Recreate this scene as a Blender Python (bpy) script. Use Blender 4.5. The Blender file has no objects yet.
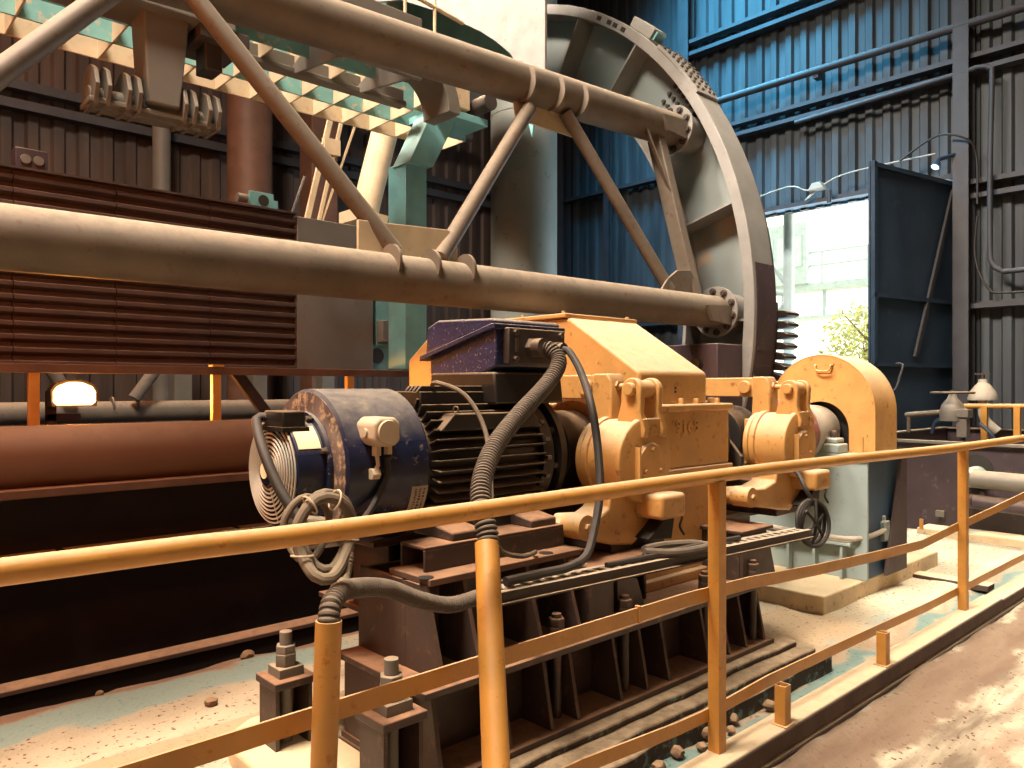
import bpy, bmesh, math, random
from mathutils import Vector as V, Matrix
random.seed(7)
C = bpy.context.scene
R = math.radians
ORG = {}            # object name -> world origin used when its mesh was shifted

# ------------------------------------------------------------------ materials
def lin(h):
    h = h.lstrip('#')
    f = lambda c: c/12.92 if c <= .04045 else ((c+.055)/1.055)**2.4
    return tuple(f(int(h[i:i+2], 16)/255) for i in (0, 2, 4))+(1,)

DUST = '#c2a27c'
def pm(name, col, rough=.55, metal=0., dust=.0, dustcol=DUST, var=.25, col2=None, patch=.0, scale=5., bump=.15, lo=.15, flat=.55):
    """paint / steel with tonal variation, wear patches (col2) and dust that has settled on upward faces"""
    m = bpy.data.materials.new(name); m.use_nodes = True
    nt = m.node_tree; N = nt.nodes; L = nt.links
    b = N['Principled BSDF']; b.inputs['Metallic'].default_value = metal
    geo = N.new('ShaderNodeNewGeometry')
    n1 = N.new('ShaderNodeTexNoise'); n1.inputs['Scale'].default_value = scale; n1.inputs['Detail'].default_value = 7
    n2 = N.new('ShaderNodeTexNoise'); n2.inputs['Scale'].default_value = scale*3.3; n2.inputs['Detail'].default_value = 8
    n2.inputs['Roughness'].default_value = .65
    L.new(geo.outputs['Position'], n1.inputs['Vector']); L.new(geo.outputs['Position'], n2.inputs['Vector'])
    c = lin(col)
    rp = N.new('ShaderNodeValToRGB')
    rp.color_ramp.elements[0].position = .3; rp.color_ramp.elements[1].position = .72
    rp.color_ramp.elements[0].color = tuple(x*(1-var) for x in c[:3])+(1,)
    rp.color_ramp.elements[1].color = tuple(min(1, x*(1+var)) for x in c[:3])+(1,)
    L.new(n1.outputs['Fac'], rp.inputs['Fac'])
    cur = rp.outputs['Color']
    def mix(a, fac, colr):
        x = N.new('ShaderNodeMix'); x.data_type = 'RGBA'
        L.new(a, x.inputs['A']); x.inputs['B'].default_value = lin(colr); L.new(fac, x.inputs['Factor'])
        return x.outputs['Result']
    if patch > 0:
        mr = N.new('ShaderNodeMapRange'); mr.inputs['From Min'].default_value = .62-patch*.3; mr.inputs['From Max'].default_value = .72-patch*.3
        L.new(n2.outputs['Fac'], mr.inputs['Value']); cur = mix(cur, mr.outputs['Result'], col2)
    if dust > 0:
        sx = N.new('ShaderNodeSeparateXYZ'); L.new(geo.outputs['Normal'], sx.inputs[0])
        mz = N.new('ShaderNodeMapRange'); mz.inputs['From Min'].default_value = lo; mz.inputs['From Max'].default_value = .95
        L.new(sx.outputs['Z'], mz.inputs['Value'])
        mn = N.new('ShaderNodeMapRange'); mn.inputs['From Min'].default_value = .35; mn.inputs['From Max'].default_value = .55
        mn.inputs['To Min'].default_value = flat
        L.new(n2.outputs['Fac'], mn.inputs['Value'])
        mu = N.new('ShaderNodeMath'); mu.operation = 'MULTIPLY'
        L.new(mz.outputs['Result'], mu.inputs[0]); L.new(mn.outputs['Result'], mu.inputs[1])
        m2 = N.new('ShaderNodeMath'); m2.operation = 'MULTIPLY'; m2.inputs[1].default_value = dust
        L.new(mu.outputs[0], m2.inputs[0])
        cur = mix(cur, m2.outputs[0], dustcol)
        rr = N.new('ShaderNodeMapRange'); rr.inputs['To Min'].default_value = rough; rr.inputs['To Max'].default_value = .95
        L.new(m2.outputs[0], rr.inputs['Value']); L.new(rr.outputs['Result'], b.inputs['Roughness'])
    else:
        b.inputs['Roughness'].default_value = rough
    L.new(cur, b.inputs['Base Color'])
    if bump > 0:
        bp = N.new('ShaderNodeBump'); bp.inputs['Strength'].default_value = bump; bp.inputs['Distance'].default_value = .01
        L.new(n2.outputs['Fac'], bp.inputs['Height']); L.new(bp.outputs['Normal'], b.inputs['Normal'])
    return m

def emit(name, col, s):
    m = bpy.data.materials.new(name); m.use_nodes = True; nt = m.node_tree; nt.nodes.clear()
    e = nt.nodes.new('ShaderNodeEmission'); e.inputs['Color'].default_value = lin(col); e.inputs['Strength'].default_value = s
    o = nt.nodes.new('ShaderNodeOutputMaterial'); nt.links.new(e.outputs[0], o.inputs[0]); return m

def wallmat(name, col, col2, rough=.6):
    """corrugated sheet: vertical streaks of dirt"""
    m = bpy.data.materials.new(name); m.use_nodes = True
    nt = m.node_tree; N = nt.nodes; L = nt.links; b = N['Principled BSDF']; b.inputs['Roughness'].default_value = rough
    geo = N.new('ShaderNodeNewGeometry'); mp = N.new('ShaderNodeMapping'); mp.inputs['Scale'].default_value = (3, 3, .35)
    n = N.new('ShaderNodeTexNoise'); n.inputs['Scale'].default_value = 1.6; n.inputs['Detail'].default_value = 6
    L.new(geo.outputs['Position'], mp.inputs['Vector']); L.new(mp.outputs[0], n.inputs['Vector'])
    r = N.new('ShaderNodeValToRGB'); r.color_ramp.elements[0].position = .35; r.color_ramp.elements[1].position = .68
    r.color_ramp.elements[0].color = lin(col); r.color_ramp.elements[1].color = lin(col2)
    L.new(n.outputs['Fac'], r.inputs['Fac']); L.new(r.outputs['Color'], b.inputs['Base Color'])
    return m

def groundmat(name, bands, base, base2, stretch=(1, 1, 1), scale=2.):
    """dusty concrete; bands = [(axis value y0, y1, x0, x1, colour, strength)] of spilled dust and painted shadow tint with ragged edges"""
    m = bpy.data.materials.new(name); m.use_nodes = True
    nt = m.node_tree; N = nt.nodes; L = nt.links; b = N['Principled BSDF']; b.inputs['Roughness'].default_value = .9
    geo = N.new('ShaderNodeNewGeometry'); mp = N.new('ShaderNodeMapping'); mp.inputs['Scale'].default_value = stretch
    L.new(geo.outputs['Position'], mp.inputs['Vector'])
    n = N.new('ShaderNodeTexNoise'); n.inputs['Scale'].default_value = scale; n.inputs['Detail'].default_value = 8
    L.new(mp.outputs[0], n.inputs['Vector'])
    nf = N.new('ShaderNodeTexNoise'); nf.inputs['Scale'].default_value = 38; nf.inputs['Detail'].default_value = 6
    L.new(geo.outputs['Position'], nf.inputs['Vector'])
    r = N.new('ShaderNodeValToRGB'); r.color_ramp.elements[0].position = .36; r.color_ramp.elements[1].position = .62
    r.color_ramp.elements[0].color = lin(base); r.color_ramp.elements[1].color = lin(base2)
    L.new(n.outputs['Fac'], r.inputs['Fac']); cur = r.outputs['Color']
    # dark specks
    v = N.new('ShaderNodeMapRange'); v.inputs['From Min'].default_value = .615; v.inputs['From Max'].default_value = .65
    L.new(nf.outputs['Fac'], v.inputs['Value'])
    x = N.new('ShaderNodeMix'); x.data_type = 'RGBA'; L.new(cur, x.inputs['A']); x.inputs['B'].default_value = lin('#6b4a33')
    L.new(v.outputs['Result'], x.inputs['Factor']); cur = x.outputs['Result']
    sp = N.new('ShaderNodeSeparateXYZ'); L.new(geo.outputs['Position'], sp.inputs[0])
    nb = N.new('ShaderNodeTexNoise'); nb.inputs['Scale'].default_value = 3.5; nb.inputs['Detail'].default_value = 7
    L.new(geo.outputs['Position'], nb.inputs['Vector'])
    jit = N.new('ShaderNodeMath'); jit.operation = 'MULTIPLY_ADD'; jit.inputs[1].default_value = .35; jit.inputs[2].default_value = -.175
    L.new(nb.outputs['Fac'], jit.inputs[0])
    yj = N.new('ShaderNodeMath'); L.new(sp.outputs['Y'], yj.inputs[0]); L.new(jit.outputs[0], yj.inputs[1])
    for y0, y1, x0, x1, col, st in bands:
        def step(src, a, bb):
            q = N.new('ShaderNodeMapRange'); q.interpolation_type = 'SMOOTHSTEP'
            q.inputs['From Min'].default_value = a; q.inputs['From Max'].default_value = bb
            L.new(src, q.inputs['Value']); return q.outputs['Result']
        w = .035
        a = step(yj.outputs[0], y0-w, y0+w); c = step(yj.outputs[0], y1+w, y1-w)
        d = step(sp.outputs['X'], x0-.15, x0+.15); e = step(sp.outputs['X'], x1+.15, x1-.15)
        f = None
        for s in (a, c, d, e):
            if f is None: f = s; continue
            mu = N.new('ShaderNodeMath'); mu.operation = 'MULTIPLY'; L.new(f, mu.inputs[0]); L.new(s, mu.inputs[1]); f = mu.outputs[0]
        mu = N.new('ShaderNodeMath'); mu.operation = 'MULTIPLY'; mu.inputs[1].default_value = st; L.new(f, mu.inputs[0])
        x = N.new('ShaderNodeMix'); x.data_type = 'RGBA'; L.new(cur, x.inputs['A']); x.inputs['B'].default_value = lin(col)
        L.new(mu.outputs[0], x.inputs['Factor']); cur = x.outputs['Result']
    L.new(cur, b.inputs['Base Color'])
    bp = N.new('ShaderNodeBump'); bp.inputs['Strength'].default_value = .5; bp.inputs['Distance'].default_value = .02
    L.new(nf.outputs['Fac'], bp.inputs['Height']); L.new(bp.outputs['Normal'], b.inputs['Normal'])
    return m

EACH = dict(bearing_bolts='bolt', box_bolts='bolt', cap_bolts='bolt', coupling_bolts='bolt', disc_bolts='bolt', flange_bolts='bolt', lid_bolts='bolt', plate_bolts='bolt',
            bolt_ring='bolt', web_posts='web_post', case_foot='case_foot', side_plate='side_plate', side_panel='side_panel', tie_ring='tie_ring', weld_plate='weld_plate',
            bracket_legs='bracket_leg', cabin_window='cabin_window', round_holes='round_hole', tie_bar='tie_bar', bracket_arm='bracket_arm', pipe_clip='pipe_clip',
            support_bracket='support_bracket', lug_pin='lug_pin', bar_pin='bar_pin', bin_rim='bin_rim', ladder_bars='ladder_bar', rail_bars='rail_bar', tread_pads='tread_pad',
            loops='cable_loop', wraps='cable_wrap', fan_blades='fan_blade', splice_bolts='bolt', web_bolts='bolt', gear_teeth='gear_tooth', top_ribs='top_rib', vent_holes='vent_hole', flange_holes='flange_hole', rim_slots='rim_slot', cable_gland='cable_gland', valve_pipe='valve_pipe')
# ------------------------------------------------------------------ mesh builder
class MB:
    def __init__(s): s.bm = bmesh.new()
    def face(s, vs):
        try: return s.bm.faces.new(vs)
        except ValueError: return None
    def box(s, x0, y0, z0, x1, y1, z1):
        return s.prism([(x0, y0), (x1, y0), (x1, y1), (x0, y1)], 'Z', z0, z1)
    def pt(s, ax, a, b, t):
        return V({'X': (t, a, b), 'Y': (a, t, b), 'Z': (a, b, t)}[ax])
    def prism(s, poly, ax, t0, t1):
        A = [s.bm.verts.new(s.pt(ax, a, b, t0)) for a, b in poly]
        B = [s.bm.verts.new(s.pt(ax, a, b, t1)) for a, b in poly]
        n = len(poly); s.face(A[::-1]); s.face(B)
        for i in range(n): s.face([A[i], A[(i+1) % n], B[(i+1) % n], B[i]])
        return s
    def strip(s, outer, inner, ax, t0, t1, closed=False):
        """band between two outlines of equal length, extruded"""
        q = [[s.bm.verts.new(s.pt(ax, a, b, t)) for a, b in P] for P in (outer, inner) for t in (t0, t1)]
        oa, ob, ia, ib = q; n = len(outer)
        for i in range(n if closed else n-1):
            j = (i+1) % n
            s.face([oa[i], oa[j], ia[j], ia[i]]); s.face([ob[i], ib[i], ib[j], ob[j]])
            s.face([oa[i], ob[i], ob[j], oa[j]]); s.face([ia[i], ia[j], ib[j], ib[i]])
        if not closed:
            s.face([oa[0], ia[0], ib[0], ob[0]]); s.face([oa[-1], ob[-1], ib[-1], ia[-1]])
        return s
    def arc(s, cy, cz, r0, r1, a0, a1, ax, t0, t1, n=48):
        """annular sector; angle 0 = up (+second axis), positive towards -first axis"""
        f = lambda r: [(cy-r*math.sin(R(a0+(a1-a0)*i/n)), cz+r*math.cos(R(a0+(a1-a0)*i/n))) for i in range(n+1)]
        return s.strip(f(r1), f(r0), ax, t0, t1)
    def frame(s, d):
        d = V(d).normalized(); u = d.cross(V((0, 0, 1)))
        if u.length < 1e-4: u = V((1, 0, 0))
        u.normalize(); return d, u, u.cross(d)
    def lathe(s, prof, p, d, n=32, cap=True):
        p = V(p); d, u, w = s.frame(d); rings = []
        for t, r in prof:
            rings.append([s.bm.verts.new(p+d*t+u*(r*math.cos(2*math.pi*k/n))+w*(r*math.sin(2*math.pi*k/n))) for k in range(n)])
        for a, b in zip(rings, rings[1:]):
            for k in range(n): s.face([a[k], a[(k+1) % n], b[(k+1) % n], b[k]])
        if cap: s.face(rings[0][::-1]); s.face(rings[-1])
        return s
    def cyl(s, p0, p1, r, r1=None, n=20):
        p0, p1 = V(p0), V(p1); return s.lathe([(0, r), ((p1-p0).length, r if r1 is None else r1)], p0, p1-p0, n)
    def tube(s, pts, r, n=10, step=.03, closed=False, rib=None, amp=.12):
        """smooth hose through points; rib = pitch of corrugation"""
        P = [V(p) for p in pts]; out = []
        m = len(P)
        for i in range(m if closed else m-1):
            if closed: a, b, c, d = P[(i-1) % m], P[i], P[(i+1) % m], P[(i+2) % m]
            else: a, b, c, d = P[max(i-1, 0)], P[i], P[i+1], P[min(i+2, m-1)]
            k = max(2, int((c-b).length/step))
            for j in range(k):
                t = j/k
                out.append(.5*((2*b)+(c-a)*t+(2*a-5*b+4*c-d)*t*t+(3*b-a-3*c+d)*t**3))
        if not closed: out.append(P[-1])
        rings = []; u = None; L = 0
        for i, p in enumerate(out):
            if closed: tg = out[(i+1) % len(out)]-out[i-1]
            else: tg = out[min(i+1, len(out)-1)]-out[max(i-1, 0)]
            tg.normalize()
            if u is None: _, u, _ = s.frame(tg)
            u = (u-tg*u.dot(tg)).normalized(); w = tg.cross(u)
            if i: L += (out[i]-out[i-1]).length
            rr = r
            if rib: rr = r*(1-amp*abs(math.cos(math.pi*L/rib))**5)
            rings.append([s.bm.verts.new(p+u*(rr*math.cos(2*math.pi*k/n))+w*(rr*math.sin(2*math.pi*k/n))) for k in range(n)])
        prs = list(zip(rings, rings[1:]))+([(rings[-1], rings[0])] if closed else [])
        for a, b in prs:
            for k in range(n): s.face([a[k], a[(k+1) % n], b[(k+1) % n], b[k]])
        if not closed: s.face(rings[0][::-1]); s.face(rings[-1])
        return s
    def bar(s, p0, p1, w, h, up=(0, 0, 1)):
        """rectangular bar between points: w across, h along up"""
        p0, p1 = V(p0), V(p1); d = (p1-p0).normalized(); up = V(up); x = d.cross(up).normalized(); z = x.cross(d)
        q = [[s.bm.verts.new(p+x*(a*w/2)+z*(b*h/2)) for a, b in ((-1, -1), (1, -1), (1, 1), (-1, 1))] for p in (p0, p1)]
        s.face(q[0][::-1]); s.face(q[1])
        for i in range(4): s.face([q[0][i], q[0][(i+1) % 4], q[1][(i+1) % 4], q[1][i]])
        return s
    def poly(s, pts, d):
        """planar outline (3-D points) thickened along vector d"""
        d = V(d); A = [s.bm.verts.new(V(p)) for p in pts]; B = [s.bm.verts.new(V(p)+d) for p in pts]; n = len(pts)
        s.face(A[::-1]); s.face(B)
        for i in range(n): s.face([A[i], A[(i+1) % n], B[(i+1) % n], B[i]])
        return s
    def hexa(s, p, d, r, h): return s.lathe([(0, r*.96), (.05*h, r), (.9*h, r), (h, r*.9)], p, d, 6)
    def bolt(s, p, d, r, h):
        return s.lathe([(0, r*1.4), (h*.14, r*1.4), (h*.15, r), (.92*h, r), (h, r*.88)], p, d, 6)
    def islands(s):
        seen = set(); out = []
        for v in s.bm.verts:
            if v in seen: continue
            st = [v]; seen.add(v); g = []
            while st:
                a = st.pop(); g.append(a)
                for e in a.link_edges:
                    o = e.other_vert(a)
                    if o not in seen: seen.add(o); st.append(o)
            out.append(g)
        return out
    def torus(s, p, d, Rm, r, n=40, k=8):
        p = V(p); d, u, w = s.frame(d); rings = []
        for i in range(n):
            a = 2*math.pi*i/n; e = u*math.cos(a)+w*math.sin(a)
            rings.append([s.bm.verts.new(p+e*(Rm+r*math.cos(2*math.pi*j/k))+d*(r*math.sin(2*math.pi*j/k))) for j in range(k)])
        for i in range(n):
            a, b = rings[i], rings[(i+1) % n]
            for j in range(k): s.face([a[j], b[j], b[(j+1) % k], a[(j+1) % k]])
        return s
    def ball(s, p, r, sc=(1, 1, 1), sub=2):
        g = bmesh.ops.create_icosphere(s.bm, subdivisions=sub, radius=r)
        for v in g['verts']: v.co = V((v.co.x*sc[0], v.co.y*sc[1], v.co.z*sc[2]))+V(p)
        return s
    def build(s, name, mat, parent=None, bev=0., seg=2, ang=35, origin=None):
        if name in EACH and parent is not None:
            isl = s.islands()
            if len(isl) > 1:                       # every loose piece becomes a part of its own
                first = None
                for g in isl:
                    ix = {v: i for i, v in enumerate(g)}; m = MB()
                    nv = [m.bm.verts.new(v.co) for v in g]
                    fs = {f for v in g for f in v.link_faces}
                    for f in fs: m.face([nv[ix[v]] for v in f.verts])
                    o = m.build(EACH[name]+'\0', mat, parent, bev, seg, ang); first = first or o
                s.bm.free(); return first
            name = EACH[name]
        name = name.rstrip('\0')
        bm = s.bm; bmesh.ops.recalc_face_normals(bm, faces=bm.faces)
        me = bpy.data.meshes.new(name)
        if parent is None:
            if origin is None:
                xs = [v.co.x for v in bm.verts]; ys = [v.co.y for v in bm.verts]; zs = [v.co.z for v in bm.verts]
                origin = V(((min(xs)+max(xs))/2, (min(ys)+max(ys))/2, min(zs)))
            o0 = V(origin)
        else: o0 = ORG[parent.name]
        for v in bm.verts: v.co -= o0
        for f in bm.faces: f.smooth = True
        bm.to_mesh(me); bm.free()
        me.set_sharp_from_angle(angle=R(ang))
        me.materials.append(mat)
        o = bpy.data.objects.new(name, me); C.collection.objects.link(o)
        if parent is not None: o.parent = parent
        else: o.location = o0
        ORG[o.name] = o0.copy()
        if bev:
            b = o.modifiers.new('edge', 'BEVEL'); b.width = bev; b.segments = seg; b.limit_method = 'ANGLE'; b.angle_limit = R(40)
        return o

def thing(name, label, cat, loc, group=None):
    o = bpy.data.objects.new(name, None); C.collection.objects.link(o); o.location = loc; o.empty_display_size = .1
    ORG[o.name] = V(loc); o['label'] = label; o['category'] = cat
    if group: o['group'] = group
    return o
def tag(o, label, cat, group=None, kind=None):
    o['label'] = label; o['category'] = cat
    if group: o['group'] = group
    if kind: o['kind'] = kind
    return o
def struct(o): o['kind'] = 'structure'; return o
def copy_thing(root, delta, label, group=None, scale=None):
    """copy a thing with its parts and sub-parts"""
    def cp(o, par):
        c = o.copy(); C.collection.objects.link(c)
        if par is not None: c.parent = par
        for ch in list(o.children): cp(ch, c)
        return c
    r = cp(root, None); r.location = V(root.location)+V(delta); r['label'] = label
    if scale: r.scale = scale
    if group: r['group'] = group
    return r

M = dict(
    tube=pm('dusty_tube_paint', '#64584b', .62, dust=.9, dustcol='#a8967f', lo=.3, var=.18, col2='#5d4534', patch=.15),
    ring=pm('grey_ring_paint', '#827f7a', .5, dust=.45, dustcol='#b8ab98', var=.15, col2='#7d6f62', patch=.12),
    ringweb=pm('ring_web_paint', '#7c8482', .5, var=.35, col2='#93816f', patch=.25, scale=.8),
    greysteel=pm('grey_steel', '#6a645b', .6, dust=.45, var=.15, col2='#6c5a4a', patch=.12, scale=3),
    darksteel=pm('dark_steel', '#3b322d', .55, dust=.55, var=.3),
    teal=pm('teal_paint', '#6a9fa0', .55, dust=.5, dustcol='#cdb08a', var=.18, col2='#8a8272', patch=.12),
    tealplate=pm('teal_grating_paint', '#6a9a95', .6, var=.2, col2='#b39c7d', patch=.2),
    cream=pm('cream_dusted_lit_plate', '#b09c7e', .8, var=.15, col2='#a98b68', patch=.15),
    yellow=pm('yellow_rail_paint', '#b9823a', .42, dust=.8, dustcol='#cbb08a', lo=.5, var=.12, col2='#a8651f', patch=.1, scale=9),
    orange=pm('orange_machine_paint', '#bd8c50', .42, dust=.85, dustcol='#cbb596', var=.12, col2='#8f5f32', patch=.13, scale=6, bump=.25),
    blue=pm('dark_blue_motor_paint', '#1b2138', .27, dust=.7, dustcol='#8f8373', var=.35, lo=.35, col2='#6e6058', patch=.1, scale=7),
    bluebox=pm('blue_box_paint', '#1d2242', .4, dust=.9, dustcol='#ab9a86', var=.3, col2='#7d7680', patch=.12, scale=22, lo=.3),
    brownplate=pm('dark_brown_plate', '#3f2a20', .7, dust=.4, dustcol='#7a5a42', var=.25),
    bigpipe=pm('brown_pipe_paint', '#6a4a38', .45, dust=.5, dustcol='#a58468', var=.12, scale=2),
    columngrey=pm('grey_green_column', '#7c8078', .6, var=.15, col2='#6a6a60', patch=.1, scale=1.5),
    rustcol=pm('brown_column_paint', '#6b4a38', .6, var=.2),
    black=pm('black_dusty_casting', '#1d1916', .42, dust=.6, dustcol='#9a7c5c', var=.4),
    iron=pm('bare_iron', '#6a6058', .4, metal=.7, dust=.5, var=.3),
    brown=pm('brown_primer_steel', '#3f302a', .5, dust=.9, dustcol='#9a7152', var=.25, col2='#5f4638', patch=.15, scale=6),
    rubber=pm('grey_rubber_hose', '#463c34', .7, dust=.6, dustcol='#8c7c68', var=.15, lo=-.3, bump=.05),
    hose=pm('dusty_tan_hose', '#5a4d3f', .75, dust=.6, dustcol='#948369', var=.15, lo=-.3, bump=.05),
    rubberd=pm('dark_ribbed_rubber', '#3a322c', .65, dust=.75, dustcol='#8d7d6a', var=.15, lo=-.2, bump=0),
    cable=pm('black_cable', '#221e1c', .6, dust=.5, dustcol='#6d6054', var=.2, bump=.05),
    plastic=pm('beige_plastic', '#b3a087', .55, dust=.5, dustcol='#cdb793', var=.1),
    sticker=pm('cream_sticker', '#e9d8b0', .6, var=.06, bump=0),
    label=pm('grey_nameplate', '#9a8f7c', .45, var=.2, bump=0),
    ink=pm('dark_ink', '#2a241e', .6, var=.1, bump=0),
    concrete=pm('dusty_concrete', '#cbb490', .9, dust=.6, dustcol='#dcc7a0', var=.2, col2='#8f7a60', patch=.15, bump=.5),
    darkconc=pm('dark_plinth_concrete', '#463830', .85, dust=.95, dustcol='#b89f80', var=.3, col2='#6d8a86', patch=.3, bump=.5),
    kerb=pm('kerb_concrete', '#54433a', .9, dust=1., dustcol='#d8bf9b', var=.25, bump=.6, lo=.6, flat=.85),
    rust=pm('rusty_steel', '#5e4233', .8, dust=.8, dustcol='#9c7455', var=.3),
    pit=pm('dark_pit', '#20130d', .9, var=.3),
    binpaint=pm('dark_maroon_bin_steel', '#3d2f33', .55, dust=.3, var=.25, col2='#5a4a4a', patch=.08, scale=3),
    navy=pm('navy_door_steel', '#283747', .42, var=.25, col2='#3a4754', patch=.08, scale=2.5),
    girt=pm('girt_steel', '#35353a', .6, dust=.6, dustcol='#7d7873', var=.2),
    bluegrey=pm('pale_bluegrey_pedestal', '#93a19f', .55, dust=.6, dustcol='#d0bd9a', var=.1, col2='#7f8a88', patch=.1, scale=3),
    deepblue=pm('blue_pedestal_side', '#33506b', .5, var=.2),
    red=pm('faded_red_coupling', '#8e4c4c', .5, dust=.5, var=.2, col2='#b9a08c', patch=.15),
    pale=pm('pale_coupling', '#aaa294', .5, dust=.4, var=.12),
    stone=pm('brown_stone', '#6d523c', .9, dust=.5, var=.3, bump=.6),
    post=pm('white_blue_post', '#a9c0c6', .5, var=.1),
    leaf=pm('tree_leaf', '#a8b070', .8, var=.4, bump=0),
    bark=pm('bark', '#6b5a48', .9, var=.3),
    bridge=pm('pale_bridge_steel', '#9fb6bb', .6, var=.15),
    wallR=wallmat('blue_grey_corrugated_sheet', '#262b30', '#3f474c'),
    wallL=wallmat('brown_corrugated_sheet', '#3a2c25', '#55443a'),
    roof=pm('roof_sheet', '#4a443f', .8, var=.2),
)
# ================================================================== the setting
M['floor'] = groundmat('dusty_floor_concrete', [
    (1.75, 1.86, -4, 9, '#4f7f7e', .75), (1.86, 1.94, -4, 9, '#a58468', .6), (1.97, 2.04, 3.8, 9, '#8aa5a0', .5),
    (3.74, 4.02, -4, 2.3, '#84a09a', .8), (4.02, 4.6, -4, 3, '#8d6a52', .9), (3.12, 3.32, -4, 1.75, '#b58a68', .7),  # teal band beside the pit edge is a bluish shadow set in colour
    (2.55, 3.1, -4, 1.5, '#a8aca0', .35), (2.0, 2.6, 4.1, 4.9, '#c2976b', .4), (2.9, 4.6, 4.0, 5.2, '#b98055', .5)],
    '#ab9c82', '#c2b398', (1, 1.6, 1), 1.6)
M['lower'] = groundmat('lower_ground_dust', [(1.33, 1.6, -6, 12, '#7d634f', .85), (1.0, 1.1, -6, 12, '#957861', .7), (.72, .80, -6, 12, '#957861', .6), (.86, .96, -6, 12, '#a9a597', .5), (.2, .4, -6, 12, '#8c6a50', .4)],
    '#7b6a57', '#cfc0a4', (.6, 3.4, 1), 2.6)

def slab_grid(name, x0, x1, y0, y1, z, mat, amp, n=(120, 60), edge=None, depth=.5):
    b = MB(); g = []
    from mathutils import noise
    for i in range(n[0]+1):
        row = []
        for j in range(n[1]+1):
            x = x0+(x1-x0)*i/n[0]; y = y0+(y1-y0)*j/n[1]
            h = noise.fractal(V((x*2.1, y*3.3, z)), 1, 2, 4)*amp
            if edge: h += edge(x, y)
            row.append(b.bm.verts.new((x, y+(.05*noise.fractal(V((x*3, 7, 1)), 1, 2, 4) if name == 'floor' and j == n[1] else 0), z+h)))
        g.append(row)
    for i in range(n[0]):
        for j in range(n[1]): b.face([g[i][j], g[i+1][j], g[i+1][j+1], g[i][j+1]])
    rim = [g[i][0] for i in range(n[0]+1)]+[g[n[0]][j] for j in range(1, n[1]+1)]+[g[i][n[1]] for i in range(n[0]-1, -1, -1)]+[g[0][j] for j in range(n[1]-1, 0, -1)]
    low = [b.bm.verts.new((v.co.x, v.co.y, z-depth)) for v in rim]
    for i in range(len(rim)): j = (i+1) % len(rim); b.face([rim[i], low[i], low[j], rim[j]])
    b.face(low)
    return struct(b.build(name, mat, ang=50))

def ledge(x, y):
    h = 0
    if y < 1.95: h -= .035*max(0, min(1, (1.95-y)/.08))          # gutter along the kerb
    if 3.1 < y < 3.34 and x < 1.75: h += .04*math.sin(math.pi*(y-3.1)/.24)*min(1, max(0, (1.75-x)*5))
    if y > 4.02: h -= .06*(y-4.02)/.2
    return h
slab_grid('floor', -2.5, 8.6, 1.7, 4.26, 0, M['floor'], .012, (220, 70), ledge, 1.3)
slab_grid('floor_lower', -3, 11, -3.2, 1.62, -.16, M['lower'], .03, (140, 50), lambda x, y: .07*max(0, (y-1.2)/.36), .5)
b = MB(); b.box(-2.5, 1.605, -.06, 6.05, 1.735, .03); b.box(6.05, 1.605, -.06, 10.9, 1.735, .02); b.box(-2.5, 1.60, -.4, 10.9, 1.735, -.065)
kerb = struct(b.build('trim_1', M['kerb'], bev=.012))
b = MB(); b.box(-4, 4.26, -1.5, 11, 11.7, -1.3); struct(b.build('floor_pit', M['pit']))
b = MB(); b.box(8.6, 1.76, -1.3, 10.9, 4.26, -.02); struct(b.build('floor_far', M['floor']))

def corrugated(name, plane, ax, t0, t1, z0, z1, mat, pitch=.24, d=.045):
    """sheet wall: ribs run up; ax = direction the sheet runs along"""
    n = int((t1-t0)/pitch)+1; prof = []
    for k in range(n):
        for f, o in ((0, 0), (.38, 0), (.5, d), (.88, d)):
            t = t0+(k+f)*pitch
            if t <= t1: prof.append((t, o))
    prof.append((t1, 0))
    if ax == 'Y': pl = [(plane-o, t) for t, o in prof]+[(plane+.06, t1), (plane+.06, t0)]
    else: pl = [(t, plane-o) for t, o in prof]+[(t1, plane+.06), (t0, plane+.06)]
    b = MB(); b.prism(pl, 'Z', z0, z1); return b
XW, YW = 11.0, 11.7
b = corrugated('w', XW, 'Y', 6.35, YW, -1.4, 10.4, M['wallR']); struct(b.build('wall_back', M['wallR'], ang=20))
b = corrugated('w', XW, 'Y', 3.42, 6.35, 4.12, 10.4, M['wallR']); struct(b.build('wall_back_over_door', M['wallR'], ang=20))
b = corrugated('w', XW, 'Y', -3.3, 3.42, -.4, 10.4, M['wallR']); struct(b.build('wall_back_right', M['wallR'], ang=20))
b = corrugated('w', YW, 'X', -4, XW, -1.4, 10.4, M['wallL'], .3); struct(b.build('wall_left', M['wallL'], ang=20))
b = MB(); b.box(-4.1, -3.3, -1.5, -4, YW, 10.4); struct(b.build('wall_rear', M['wallL']))
b = MB(); b.box(-4.1, -3.4, -1.5, XW, -3.3, 10.4); struct(b.build('wall_right', M['wallL']))
b = MB(); b.box(-4.1, -3.4, 10.4, XW+.1, YW+.1, 10.5); struct(b.build('ceiling', M['roof']))

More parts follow.
